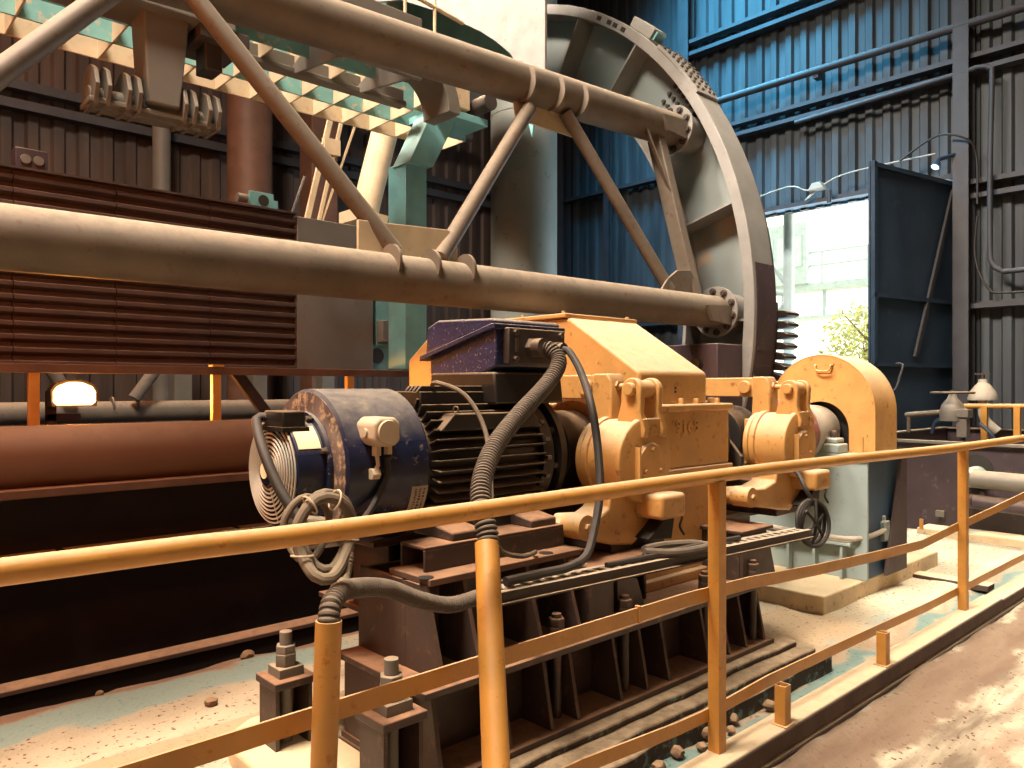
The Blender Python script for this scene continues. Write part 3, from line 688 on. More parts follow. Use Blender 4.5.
# ================================================================== brakes
def brake(x, lab, grp, hx=0., lx=.015, mx=-.025):
    t = thing('drum_brake', lab, 'brake', (x, 2.4, .75), grp)
    d = x-2.85
    # round magnet housing on the near arm
    b = MB(); b.lathe([(0, .178), (.006, .195), (.03, .198), (.032, .184), (.20, .188), (.20, .2), (.235, .2)], (x+mx, 2.195, 1.135), (0, 1, 0), 48); mg = b.build('magnet_housing', M['orange'], t, .004, ang=30)
    b = MB(); b.lathe([(0, .09), (.012, .1), (.02, .1)], (x+mx+.02, 2.178, 1.12), (0, 1, 0), 32); cp = b.build('end_cap', M['orange'], mg)
    b = MB()
    for a in (90, 210, 330): b.bolt((x+mx+.02+.066*math.cos(R(a)), 2.178, 1.12+.066*math.sin(R(a))), (0, -1, 0), .011, .014)
    b.build('cap_bolts', M['orange'], cp)
    b = MB(); b.box(x-.115, 2.165, .99, x-.105, 2.21, 1.2); b.build('housing_rib', M['orange'], mg)
    # shoe strip hugging the drum
    b = MB(); b.lathe([(0, .186), (.03, .19), (.035, .17)], (x+mx, 2.442, 1.135), (0, 1, 0), 48); b.box(x-.08, 2.47, 1.0, x+.08, 2.54, 1.28); b.build('brake_shoe', M['orange'], t, .006)
    # forked lever
    for dx, nm in ((-.07+lx, 'lever_plate'), (.065+lx, 'lever_plate')):
        b = MB()
        pts = [(2.285, 1.24), (2.175, 1.24), (2.17, 1.28), (2.20, 1.36), (2.195, 1.42)]
        pts += [(2.25-.058*math.cos(R(a)), 1.46+.058*math.sin(R(a))) for a in range(-20, 200, 20)] + [(2.31, 1.40), (2.34, 1.30), (2.33, 1.24)]
        # side-on plates: profile in Y-Z, thin in X
        b.prism(pts, 'X', x+dx-.018, x+dx+.018); b.build(nm, M['orange'], t, .006)
    b = MB(); b.box(x-.085+lx, 2.185, 1.25, x+.05+lx, 2.215, 1.33); b.build('lever_web', M['orange'], t, .006)
    b = MB(); b.cyl((x-.115+lx, 2.25, 1.465), (x+.105+lx, 2.25, 1.465), .03); b.cyl((x-.05+lx, 2.25, 1.465), (x+.045+lx, 2.25, 1.465), .042); b.build('lever_pin', M['orange'], t, .004)
    # near arm with the jaw for the tie bar
    b = MB(); b.prism([(2.40, .95), (2.52, .95), (2.50, 1.40), (2.50, 1.54), (2.41, 1.54), (2.385, 1.50), (2.385, 1.20)], 'X', x-.055, x+.055); b.build('near_arm', M['orange'], t, .008)
    b = MB(); b.prism([(2.41, 1.415), (3.08, 1.415), (3.12, 1.45), (3.12, 1.50), (3.08, 1.535), (2.45, 1.535)], 'X', x-.045, x-.015)
    b.prism([(2.41, 1.415), (3.08, 1.415), (3.12, 1.45), (3.12, 1.50), (3.08, 1.535), (2.45, 1.535)], 'X', x+.015, x+.045); b.build('tie_bar', M['orange'], t, .006)
    b = MB(); b.cyl((x-.07, 2.55, 1.475), (x+.06, 2.55, 1.475), .04, n=28); b.cyl((x-.075, 3.06, 1.475), (x+.06, 3.06, 1.475), .035, n=24); b.build('bar_pin', M['orange'], t, .004)
    b = MB(); b.cyl((x, 2.42, 1.482), (x+lx, 2.25, 1.468), .014, n=12); b.cyl((x, 2.40, 1.482), (x, 2.375, 1.481), .026, n=6); b.build('tie_rod', M['orange'], t)
    b = MB(); b.prism([(2.97, .85), (3.1, .85), (3.12, 1.54), (3.0, 1.54)], 'X', x-.05, x+.05); b.build('far_arm', M['orange'], t, .008)
    # foot with hinge
    b = MB(); b.prism([(2.62+d, .99), (2.98+d, .96), (2.985+d, .90), (2.87+d, .80), (2.78+d, .745), (2.63+d, .765), (2.50+d+hx*.6, .80), (2.40+d+hx, .83), (2.38+d+hx, .87), (2.42+d+hx, .915), (2.55+d+hx*.5, .905), (2.61+d, .93)], 'Y', 2.24, 2.40); b.build('arm_foot', M['orange'], t, .012, 3)
    b = MB(); b.cyl((2.43+d+hx, 2.21, .87), (2.43+d+hx, 2.32, .87), .055, n=28); b.bolt((2.43+d+hx, 2.21, .87), (0, -1, 0), .018, .015); b.build('hinge_boss', M['orange'], t, .004)
    b = MB(); b.box(2.80+d, 2.09, .87, 2.99+d, 2.30, .985); b.build('coil_block', M['orange'], t, .022, 4)
    b = MB(); b.prism([(2.79+d, .78), (2.86+d, .82), (2.96+d, .90), (3.0+d, .90), (2.97+d, .76)], 'Y', 2.16, 2.34); b.build('rubber_flap', M['ink'], t, .004)
    b = MB(); b.tube([(3.0+d, 2.16, .90), (3.02+d, 2.14, .86), (2.99+d, 2.13, .82), (3.01+d, 2.12, .78)], .006, 6, .01); b.build('coil_wires', M['cable'], t)
    b = MB(); b.box(x-.2, 2.26, .72, x+.2, 3.15, .76); b.prism([(2.38, .76), (3.05, .76), (2.98, .9), (2.45, .9)], 'X', x-.05, x+.05); b.build('brake_base', M['brown'], t, .006)
    return t
brake(2.89, 'orange drum brake between the motor flange and the gearbox', 'drum brakes')
brake(4.37, 'orange drum brake between the gearbox and the round guard', 'drum brakes', -.13)
def drum(x, lab):
    t = thing('brake_drum', lab, 'brake drum', (x, AX, AZ-.2), 'brake drums')
    b = MB(); b.lathe([(-.13, .08), (-.13, .17), (-.125, .2), (.125, .2), (.13, .17), (.13, .08)], (x, AX, AZ), (1, 0, 0), 48); b.build('drum_rim', M['black'], t, .004, ang=30)
    b = MB(); b.cyl((x-.16, AX, AZ), (x+.17, AX, AZ), .085, n=28); b.build('drum_hub', M['darksteel'], t)
drum(2.85, 'black brake drum on the shaft beside the motor flange'); drum(4.40, 'black brake drum on the shaft between the gearbox and the guard')
fl = thing('coupling_hub', 'black flanged coupling with angled web beside the gearbox output', 'coupling', (4.08, AX, .9))
b = MB(); b.lathe([(0, .1), (0, .24), (.035, .26), (.06, .26), (.07, .2), (.2, .17), (.2, .1)], (3.99, AX, AZ), (1, 0, 0), 48); b.build('hub_flange', M['black'], fl, ang=30)
b = MB(); b.prism([(2.46, .93), (2.46, 1.06), (2.62, 1.24), (2.70, .93)], 'X', 4.12, 4.15); b.build('web_plate', M['darksteel'], fl, .004)

# ================================================================== coupling, guard and pedestal beyond the second brake
sc_ = thing('shaft_coupling', 'round faded red and white coupling entering the orange guard', 'coupling', (5.3, AX, .9))
b = MB(); b.lathe([(0, .08), (0, .2), (.02, .235), (.14, .235), (.16, .2), (.16, .1)], (5.10, AX, AZ), (1, 0, 0), 48); b.build('red_disc', M['red'], sc_, ang=30)
b = MB(); b.lathe([(0, .2), (.0, .225), (.06, .23), (.08, .20), (.2, .19), (.40, .185)], (5.28, AX, AZ), (1, 0, 0), 48); b.build('white_hub', M['pale'], sc_, ang=30)
b = MB()
for k in range(8): a = R(45*k+10); b.bolt((5.08, AX+.2*math.cos(a), AZ+.2*math.sin(a)), (-1, 0, 0), .014, .02)
b.build('coupling_bolts', M['iron'], sc_)
b = MB(); b.cyl((3.86, AX, AZ), (5.02, AX, AZ), .07, n=24); b.build('shaft', M['iron'], sc_)

gd = thing('pinion_guard', 'orange half round sheet guard over the pinion on a pale pedestal', 'guard', (5.9, 2.72, 1.0))
gy, gz, gr_ = 2.69, 1.30, .40
n = 28
outp = [(gy-gr_*math.cos(math.pi*i/n), gz+(gr_+.02)*math.sin(math.pi*i/n)) for i in range(n+1)]
outp = [(outp[0][0], 1.0)]+outp+[(outp[-1][0], 1.0)]
ri = .215
inp = [(gy-ri*math.cos(math.pi*i/n), AZ+ri*math.sin(math.pi*i/n)) for i in range(n+1)]; inp = [(inp[0][0], 1.0)]+inp+[(inp[-1][0], 1.0)]
b = MB(); b.strip(outp, inp, 'X', 5.62, 5.64); b.build('front_sheet', M['orange'], gd)
b = MB(); b.strip(outp, inp, 'X', 5.98, 6.0); b.build('back_sheet', M['orange'], gd)
o2 = [(gy+(y-gy)*1.01, z) for y, z in outp]; i2 = [(gy+(y-gy)*.985, gz+(z-gz)*.985 if z > 1.0 else 1.0) for y, z in outp]
b = MB(); b.strip(o2, i2, 'X', 5.618, 6.002); b.build('rim_sheet', M['orange'], gd, ang=25)
b = MB(); b.lathe([(0, .33), (.02, .36), (.2, .36), (.22, .33)], (5.72, AX, AZ), (1, 0, 0), 40); b.build('pinion', M['black'], gd)  # black disc added inside the guard to keep its opening dark
b = MB(); b.tube([(5.615, 2.72, 1.64), (5.59, 2.72, 1.635), (5.585, 2.70, 1.60), (5.585, 2.61, 1.60), (5.59, 2.60, 1.635), (5.615, 2.60, 1.64)], .007, 8, .01)
b.prism([(2.735, 1.655), (2.585, 1.655), (2.61, 1.585), (2.715, 1.585)], 'X', 5.612, 5.62); b.build('lifting_handle', M['orange'], gd)
pd = thing('guard_pedestal', 'pale blue grey steel pedestal carrying the orange half round guard', 'pedestal', (5.8, 2.7, .1))
b = MB(); b.box(5.45, 2.27, .12, 5.475, 3.2, .98); b.build('front_plate', M['bluegrey'], pd, .004)
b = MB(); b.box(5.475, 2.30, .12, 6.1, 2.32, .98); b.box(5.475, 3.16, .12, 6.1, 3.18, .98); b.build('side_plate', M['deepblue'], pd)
b = MB(); b.box(5.42, 2.24, .975, 6.15, 3.22, 1.0); b.build('top_plate', M['bluegrey'], pd, .004)
b = MB(); b.prism([(5.72, .12), (6.10, .12), (6.10, .98), (6.02, .98)], 'Y', 2.25, 2.27); b.build('corner_gusset', M['binpaint'], pd)
b = MB(); b.box(5.42, 2.46, 1.0, 5.58, 3.05, 1.07); b.box(5.44, 2.48, 1.07, 5.56, 2.58, 1.11); bb = b.build('bearing_block', M['bluegrey'], pd, .012)
b = MB()
for y in (2.53, 2.98): b.bolt((5.50, y, 1.1), (0, 0, 1), .028, .06)
b.build('bearing_bolts', M['iron'], bb)
b = MB(); b.box(5.38, 2.36, .36, 5.46, 3.1, .38)
for y in (2.42, 2.62, 2.82): b.box(5.39, y, .12, 5.46, y+.02, .37)
b.build('shelf_bracket', M['bluegrey'], pd)
b = MB(); b.tube([(5.42, 3.1, .42), (5.40, 2.7, .41), (5.40, 2.4, .41), (5.5, 2.30, .42), (5.75, 2.28, .44), (5.8, 2.3, .44)], .018, 10); b.build('grease_pipe', M['pale'], pd)
b = MB(); b.box(5.74, 2.27, .36, 5.84, 2.33, .5); b.bolt((5.79, 2.3, .5), (0, 0, 1), .02, .04); b.build('grease_block', M['bluegrey'], pd, .004)
b = MB(); b.cyl((5.55, 2.35, .98), (5.55, 2.35, 1.12), .012, n=10); b.build('stud', M['orange'], pd)
st = MB(); st.box(4.85, 2.30, -.02, 6.9, 4.2, .12); tag(st.build('pedestal_plinth', M['concrete'], bev=.01), 'low dusty concrete plinth under the pale guard pedestal', 'plinth')

# ================================================================== pedestal frame under motor, brakes and gearbox
pl = thing('concrete_plinth', 'stepped dark concrete plinth under the brown pedestal frame', 'plinth', (2.6, 2.6, 0))
from mathutils import noise as _nz
def rough_slab(x0, x1, y0, y1, z0, z1, nm, mat):
    b = MB(); nx = 90
    f = lambda x, s: .018*_nz.noise(V((x*5, s, z1*20)))
    pts = [(x0+(x1-x0)*i/nx, y0+f(x0+(x1-x0)*i/nx, 1.)) for i in range(nx+1)]+[(x1-(x1-x0)*i/nx, y1) for i in range(nx+1)]
    b.prism(pts, 'Z', z0, z1); return b.build(nm, mat, pl, .008)
rough_slab(1.50, 4.02, 1.86, 3.15, -.05, .055, 'lower_step', M['darkconc'])
rough_slab(1.52, 3.97, 1.93, 3.1, .055, .085, 'middle_step', M['darkconc'])
rough_slab(1.54, 3.92, 2.01, 3.05, .085, .115, 'upper_step', M['darkconc'])
b = MB(); b.prism([(1.60, 1.95), (1.60, 3.12), (1.36, 3.10), (1.24, 3.02), (1.2, 2.85), (1.2, 1.95)], 'Z', -.05, .1); b.build('end_pad', M['concrete'], pl, .02, 3)
fr = thing('machine_pedestal', 'brown welded steel frame with gusset plates carrying motor, brakes and gearbox', 'frame', (2.65, 2.7, .115))
b = MB(); b.prism([(1.54, 2.07), (3.80, 2.07), (3.80, 3.04), (1.9, 3.04), (1.9, 2.66), (1.54, 2.66)], 'Z', .115, .14); b.build('bottom_plate', M['brown'], fr, .003)
b = MB(); b.box(1.54, 2.26, .14, 3.80, 2.28, .425); b.box(1.9, 2.98, .14, 3.8, 3.0, .425); b.box(1.545, 2.28, .14, 1.565, 2.64, .425); b.box(3.76, 2.28, .14, 3.78, 3.0, .425); b.box(1.565, 2.62, .14, 1.9, 2.64, .425); b.build('beam_web', M['brown'], fr)
for x0, x1, y0, y1 in ((1.52, 3.82, 2.08, 2.66), (1.9, 3.82, 2.66, 3.5)):
    b = MB(); b.box(x0, y0, .425, x1, y1, .45); b.build('top_flange', M['brown'], fr, .003)
for x in (1.60, 1.92, 2.14, 2.29, 2.56, 2.74, 2.90, 3.22, 3.40, 3.56, 3.74):
    b = MB(); b.prism([(2.27, .14), (2.09, .14), (2.10, .18), (2.15, .425), (2.27, .425)], 'X', x-.009, x+.009); b.build('gusset', M['brown'], fr)
# motor seat
b = MB(); b.box(1.62, 2.34, .45, 1.64, 2.66, .765); b.box(2.34, 2.34, .45, 2.36, 3.2, .765); b.box(1.92, 2.9, .45, 1.94, 3.2, .765); b.box(1.64, 2.36, .45, 2.34, 2.38, .765); b.box(1.94, 3.16, .45, 2.34, 3.18, .765); b.box(1.64, 2.62, .45, 2.34, 2.64, .765); b.build('motor_seat', M['brown'], fr)
b = MB(); b.box(1.63, 2.2, .765, 2.42, 2.46, .79); b.build('seat_plate', M['rust'], fr, .003)
b = MB(); b.box(1.84, 2.9, .765, 2.42, 3.3, .79); b.build('seat_plate', M['rust'], fr, .003)
for x in (1.63, 1.80, 2.12, 2.34):
    b = MB(); b.prism([(2.37, .45), (2.12, .45), (2.22, .765), (2.37, .765)], 'X', x-.009, x+.009); b.build('seat_gusset', M['brown'], fr)
for y in (2.30, 3.10):
    b = MB(); b.box(1.68, y, .87, 2.42, y+.16, .882); b.box(1.68, y, .79, 2.42, y+.012, .87); b.box(1.68, y+.148, .79, 2.42, y+.16, .87); b.build('motor_channel', M['brown'], fr, .003)
# seats of the two brakes
b = MB(); b.box(2.44, 2.17, .45, 2.60, 2.9, .70); b.box(2.60, 2.2, .45, 2.62, 2.9, .70); b.box(2.98, 2.3, .45, 3.0, 2.9, .7); b.box(2.42, 2.15, .70, 3.02, 3.1, .72); b.build('brake_seat', M['brown'], fr, .005)
b = MB(); b.prism([(3.62, .45), (3.96, .45), (3.90, .62), (3.86, .70), (3.62, .70)], 'Y', 2.15, 2.17); b.box(3.62, 2.17, .45, 3.86, 2.9, .7); b.box(3.6, 2.14, .70, 3.92, 3.1, .72); b.box(3.92, 2.5, .68, 4.62, 3.1, .72); b.box(4.12, 2.62, .0, 4.5, 3.0, .68); b.build('brake_seat', M['brown'], fr, .005)
b = MB(); b.prism([(2.66, .45), (2.86, .45), (2.80, .60), (2.72, .62), (2.66, .62)], 'Y', 2.2, 2.22); b.build('seat_stiffener', M['brown'], fr)
for x, y in ((2.24, 2.17), (2.66, 2.16), (3.3, 2.17), (3.70, 2.14)):
    b = MB(); b.box(x-.05, y-.04, .45, x+.05, y+.05, .465); b.hexa((x, y, .465), (0, 0, 1), .034, .045); b.hexa((x, y, .508), (0, 0, 1), .034, .035); b.cyl((x, y, .14), (x, y, .56), .02, n=14); b.build('anchor_bolt', M['brown'], fr, .002)
b = MB()
for x, y in ((1.62, 2.14), (1.95, 2.13), (2.46, 2.14), (3.05, 2.14), (3.56, 2.14)): b.lathe([(0, .032), (.003, .032)], (x, y, .449), (0, 0, 1), 20)
for x, y in ((1.64, 2.24), (2.25, 2.24)): b.lathe([(0, .03), (.003, .03)], (x, y, .789), (0, 0, 1), 20)
b.build('flange_holes', M['ink'], fr)
def anchor(x, y, zt, lab):
    t = thing('anchor_bracket', lab, 'anchor bolt', (x, y, 0), 'anchor brackets at the frame end')
    b = MB(); b.box(x-.075, y-.07, .0, x-.06, y+.07, zt-.03); b.box(x+.06, y-.07, 0, x+.075, y+.07, zt-.03); b.box(x-.06, y+.05, 0, x+.06, y+.07, zt-.03); b.build('bracket_legs', M['brown'], t)
    b = MB(); b.box(x-.085, y-.085, zt-.03, x+.085, y+.085, zt); b.build('bracket_plate', M['brown'], t, .004)
    b = MB(); b.box(x-.05, y-.05, zt, x+.05, y+.05, zt+.035); b.hexa((x, y, zt+.035), (0, 0, 1), .042, .05); b.hexa((x, y, zt+.085), (0, 0, 1), .04, .03); b.cyl((x, y, .02), (x, y, zt+.165), .024, n=18); b.build('bolt', M['greysteel'], t, .002)
anchor(1.40, 2.10, .43, 'anchor bracket with large bolt at the frame corner next to the tall riser')
anchor(1.38, 2.80, .36, 'anchor bracket with large bolt at the frame corner behind the short riser')
# ================================================================== the rotary tippler
RY, RZ = 6.87, 2.14
tip = thing('rotary_tippler', 'huge rotary wagon tippler with ribbed end ring and long tubular truss', 'tippler', (3, 6, -1.3))
A0, A1 = -28, 128
b = MB(); b.arc(RY, RZ, 3.46, 3.56, A0, A1, 'X', 5.75, 6.08, 110); b.build('ring_rim', M['ring'], tip, .006, ang=30)
b = MB(); b.arc(RY, RZ, 2.88, 3.47, A0, A1, 'X', 5.98, 6.0, 110); b.build('ring_web', M['ringweb'], tip, ang=30)
b = MB(); b.arc(RY, RZ, 2.86, 2.89, A0, A1, 'X', 5.76, 6.08, 110); b.build('inner_flange', M['ring'], tip, ang=30)
pr = lambda r, a: (RY-r*math.sin(R(a)), RZ+r*math.cos(R(a)))
for a in (-20, -4, 11.5, 27.5, 42.3, 75, 91.7, 108, 123):
    n0 = math.sin(R(a)); n1 = math.cos(R(a)); t = .009
    p, q = pr(2.88, a), pr(3.46, a); w = (n1*t, n0*t)
    b = MB(); b.prism([(p[0]+w[0], p[1]+w[1]), (q[0]+w[0], q[1]+w[1]), (q[0]-w[0], q[1]-w[1]), (p[0]-w[0], p[1]-w[1])], 'X', 5.755, 5.99); b.build('rib', M['ring'], tip)
# bolted splice on rim and web
b = MB(); b.arc(RY, RZ, 3.56, 3.585, 46.5, 57.5, 'X', 5.74, 6.07, 14); sp = b.build('splice_plate', M['ring'], tip, ang=30)
b = MB()
for i in range(9):
    a = 47.4+1.15*i; u = V((0, -math.sin(R(a)), math.cos(R(a))))
    for x in (5.78, 5.86, 5.96, 6.03): b.lathe([(0, .017), (.018, .015)], V((x, RY, RZ))+u*3.584, u, 8)
b.build('splice_bolts', M['darksteel'], sp)
b = MB()
for i in range(5):
    for j in range(6):
        a = 50.8+1.25*i; r = 2.96+.085*j; y, z = pr(r, a); b.lathe([(0, .022), (.025, .018)], (5.98, y, z), (-1, 0, 0), 8)
b.build('web_bolts', M['darksteel'], tip)
b = MB(); b.arc(RY, RZ, 3.30, 3.47, 57.4, 57.7, 'X', 5.9, 5.985, 2); b.arc(RY, RZ, 2.9, 3.3, 57.4, 57.7, 'X', 5.95, 5.985, 2); b.build('joint_strip', M['darksteel'], tip)
b = MB(); b.arc(RY, RZ, 3.559, 3.566, 84, A1, 'X', 5.79, 6.08, 40); b.build('rim_shade_band', M['binpaint'], tip, ang=30)  # dark arc that puts the shade of the lower rim into colour
# stop block on the rim
b = MB(); b.arc(RY, RZ, 3.56, 3.66, 38.5, 43.5, 'X', 5.8, 5.98, 8); sb_ = b.build('stop_block', M['ring'], tip, .006)
b = MB(); b.arc(RY, RZ, 3.565, 3.65, 43.5, 43.9, 'X', 5.83, 5.96, 2); b.build('block_window', M['teal'], sb_)
b = MB()
for a in (32, 34.5, 36, 38): b.arc(RY, RZ, 3.49, 3.53, a, a+.9, 'X', 5.742, 5.752, 3)
b.arc(RY, RZ, 3.56, 3.575, 44.2, 46, 'X', 5.76, 6.0, 4); b.build('rim_slots', M['ink'], tip)
# tread blocks and gear rack
b = MB(); b.arc(RY, RZ, 3.545, 3.56, 89, A1, 'X', 6.08, 6.14, 60); b.arc(RY, RZ, 3.44, 3.49, 60, A1, 'X', 6.08, 6.24, 60); b.build('rack_ring', M['darksteel'], tip, ang=30)
b = MB()
for i in range(26):
    a = 90.6+1.45*i
    q = [pr(3.46, a-.6), pr(3.62, a-.45), pr(3.66, a-.15), pr(3.66, a+.15), pr(3.62, a+.45), pr(3.46, a+.6)]
    b.prism(q, 'X', 6.12, 6.32)
b.build('gear_teeth', M['black'], tip, .004)
b = MB()
for a0, a1 in ((95.2, 95.7), (97.8, 98.0)): b.arc(RY, RZ, 3.55, 3.575, a0, a1, 'X', 5.82, 6.04, 3)
b.arc(RY, RZ, 3.55, 3.566, 92.2, 95.2, 'X', 5.86, 6.0, 6); b.build('tread_pads', M['darksteel'], tip)
# tubes
b = MB(); b.cyl((-2.4, 3.65, 2.05), (5.72, 3.65, 2.116), .135, n=48); lt = b.build('lower_tube', M['tube'], tip)
b = MB(); b.cyl((-2.4, 4.09, 3.42), (5.72, 4.09, 3.772), .145, n=48); ut = b.build('upper_tube', M['tube'], tip)
b = MB(); b.cyl((-2.4, 9.5, 1.2), (5.75, 9.5, 1.2), .12, n=32); b.build('far_tube', M['tube'], tip)
def endplate(y, z, par):
    b = MB(); b.lathe([(0, .215), (.03, .215)], (5.70, y, z), (1, 0, 0), 48); b.lathe([(0, .17), (.28, .17)], (5.72, y, z), (1, 0, 0), 32)
    e = b.build('end_disc', M['ring'], par, .004)
    return e
for (y, z), par in (((3.65, 2.116), lt), ((4.09, 3.772), ut)):
    endplate(y, z, par)
    b = MB()
    for k in range(10):
        a = R(36*k+12); b.lathe([(0, .03), (.012, .03), (.013, .02), (.03, .02)], (5.70, y+.174*math.cos(a), z+.174*math.sin(a)), (-1, 0, 0), 12)
    b.build('disc_bolts', M['darksteel'], par)
    b = MB(); b.prism([(5.35, z+.02), (5.70, z+.04), (5.70, z-.12), (5.42, z-.1)], 'Y', y-.165, y-.13); b.build('side_stiffener', M['tube'], par)
# diagonals of the truss
yd = lambda z: 3.68+(z-2.2)*.26
def brace(x0, z0, x1, z1, r=.052):
    b = MB(); b.cyl((x0, yd(z0), z0), (x1, yd(z1), z1), r, n=24); b.build('diagonal_brace', M['tube'], tip)
brace(1.30, 3.68, 2.49, 2.245); brace(.36, 2.50, 1.30, 3.62); brace(3.87, 3.50, 2.81, 2.25); brace(4.26, 3.56, 5.12, 2.25, .05); brace(-.6, 3.5, .2, 2.2)
b = MB(); b.bar((5.43, 4.06, 3.62), (5.43, 3.68, 2.2), .13, .10, (1, 0, 0)); b.build('end_strut', M['tube'], tip, .01)
b = MB(); b.bar((5.2, 4.0, 3.66), (5.44, 3.86, 3.0), .05, .012); b.build('strut_stay', M['tube'], tip)
b = MB(); b.prism([(4.96, 2.24), (5.05, 2.34), (5.18, 2.42), (5.36, 2.44), (5.5, 2.30), (5.5, 2.2), (4.96, 2.2)], 'Y', 3.66, 3.68); b.build('gusset_plate', M['tube'], tip, .004)
b = MB(); b.prism([(2.25, 2.16), (2.25, 2.40), (2.88, 2.43), (2.95, 2.36), (2.95, 2.16)], 'Y', 3.70, 3.72); b.build('gusset_plate', M['cream'], tip, .004)
b = MB(); b.prism([(3.76, 3.62), (3.80, 3.42), (4.40, 3.42), (4.42, 3.66)], 'Y', 4.08, 4.10); b.build('gusset_plate', M['cream'], tip, .004)
def fin(x, yc, zc, r, a0, a1):
    """curved saddle rib gripping a tube"""
    n = 14; o, i = [], []
    for k in range(n+1):
        t = k/n; a = R(a0+(a1-a0)*t); e = r+.055*math.sin(math.pi*t)+.004
        o.append((yc-e*math.sin(a), zc+e*math.cos(a))); i.append((yc-(r-.01)*math.sin(a), zc+(r-.01)*math.cos(a)))
    b = MB(); b.strip(o, i, 'X', x-.009, x+.009); b.build('saddle_rib', M['tube'], tip)
tz = lambda x: 3.42+(x+2.4)/8.12*.352
for x in (3.82, 4.12, 4.38): fin(x, 4.09, tz(x), .145, 60, 175)
for x in (2.40, 2.67, 2.93): fin(x, 3.65, 2.05+(x+2.4)/8.12*.066, .135, -20, 80)
for x in (2.62, 2.36): fin(x+.2, 9.5, 1.2, .12, -30, 80)
# low corner box of the ring with bolts
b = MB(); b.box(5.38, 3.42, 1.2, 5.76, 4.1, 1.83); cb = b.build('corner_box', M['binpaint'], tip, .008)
b = MB()
for y in (3.62, 3.82): b.lathe([(0, .06), (.01, .06), (.011, .045), (.03, .045)], (5.38, y, 1.66), (-1, 0, 0), 20)
b.build('box_bolts', M['black'], cb)
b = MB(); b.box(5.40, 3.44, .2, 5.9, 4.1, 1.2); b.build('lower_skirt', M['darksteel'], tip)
# clamp beam behind the upper tube
b = MB(); b.box(-1.5, 4.40, 3.55, 1.86, 4.74, 4.45); b.build('clamp_beam', M['greysteel'], tip, .008)
b = MB(); b.box(1.86, 4.30, 3.58, 3.12, 4.34, 4.0); b.box(1.86, 4.36, 4.0, 2.75, 4.62, 4.7); b.build('web_plate', M['greysteel'], tip, .006)
b = MB(); b.box(1.9, 5.0, 3.70, 3.45, 5.06, 3.80); b.box(1.9, 4.96, 3.66, 3.45, 5.06, 3.70); b.build('edge_channel', M['greysteel'], tip, .006)
for x in (2.52, 3.04):
    b = MB(); b.prism([(4.34, 3.92), (4.34, 3.58), (4.98, 3.66), (4.98, 3.72)], 'X', x-.011, x+.011); b.build('bracket', M['greysteel'], tip)
b = MB(); b.prism([(1.37, 3.56), (1.62, 3.56), (1.57, 3.05), (1.40, 3.05)], 'Y', 4.48, 4.70); b.build('clamp_leg', M['greysteel'], tip, .01)
b = MB(); b.cyl((1.12, 4.6, 3.04), (1.80, 4.6, 3.04), .06, n=20); b.box(1.11, 4.50, 2.99, 1.81, 4.70, 3.02); cl = b.build('clamp_bar', M['greysteel'], tip, .006)
for x in (1.14, 1.20, 1.30, 1.355, 1.60, 1.655, 1.735, 1.79):
    b = MB(); b.prism([(4.50, 2.98), (4.46, 3.08), (4.50, 3.17), (4.57, 3.21), (4.63, 3.21), (4.70, 3.17), (4.74, 3.08), (4.70, 2.98)], 'X', x-.011, x+.011); b.build('lug', M['greysteel'], cl, .003)
b = MB(); b.box(1.72, 4.5, 3.33, 1.82, 4.66, 3.55); b.box(1.66, 4.42, 3.48, 1.95, 4.8, 3.56); b.build('stop_bracket', M['darksteel'], tip, .006)
# curved arch plates at the end of the clamp beam
arch = [(7.2, 5.6), (6.44, 5.36), (5.785, 5.0), (5.4, 4.75), (5.2, 4.62), (5.0, 4.47), (4.81, 4.30), (4.70, 4.14), (4.64, 3.95)]
b = MB(); b.prism(arch+[(4.392, 3.95), (4.392, 6.4), (7.2, 6.4)], 'X', 4.40, 4.425); b.build('arch_plate', M['ring'], tip, .004, ang=20)
arch2 = [(y+.30, z-.24) for y, z in arch]
b = MB(); b.prism(arch2+[(4.92, 3.8), (4.92, 6.2), (7.4, 6.2)], 'X', 4.78, 4.80); b.build('arch_plate', M['teal'], tip, .004, ang=20)
b = MB(); b.arc(3.30, 3.58, .30, .41, -92, 20, 'Y', 4.62, 4.95, 24); b.build('arch_flange', M['greysteel'], tip, .004)
b = MB(); b.box(3.74, 5.0, 3.80, 4.12, 5.3, 4.12); b.build('cream_box', M['cream'], tip, .006)
b = MB(); b.cyl((4.22, 4.85, 3.86), (4.22, 5.1, 3.86), .07, n=20); b.build('clamp_pin', M['darksteel'], tip)
b = MB(); b.box(3.78, 4.98, 3.70, 4.30, 5.42, 3.76); b.build('seat_bracket', M['teal'], tip, .004)
b = MB(); b.prism([(3.80, 3.76), (4.06, 3.76), (3.79, 3.28), (3.56, 3.28)], 'Y', 5.08, 5.32); b.build('sloping_plate', M['teal'], tip)
b = MB(); b.box(3.57, 5.15, 1.62, 3.78, 5.4, 3.3); b.build('column_plate', M['teal'], tip, .006)
b = MB(); b.cyl((3.95, 6.4, 3.1), (4.28, 6.5, 4.1), .13, n=28); b.prism([(3.80, 3.05), (4.12, 3.05), (4.14, 3.12), (3.8, 3.16)], 'Y', 6.25, 6.6); b.build('strut_tube', M['cream'], tip)
b = MB(); b.bar((3.38, 6.6, 2.7), (3.72, 6.6, 4.1), .03, .05); b.bar((3.5, 6.6, 2.7), (3.84, 6.6, 4.1), .03, .03); b.bar((3.6, 6.6, 3.0), (4.0, 6.6, 4.1), .012, .02); b.box(3.63, 6.57, 3.7, 3.8, 6.62, 3.85); b.build('ladder_bars', M['cream'], tip)
b = MB()
for z0 in (4.5, 4.75): b.cyl((3.2, 5.2, z0), (4.2, 5.2, z0-.12), .018, n=8)
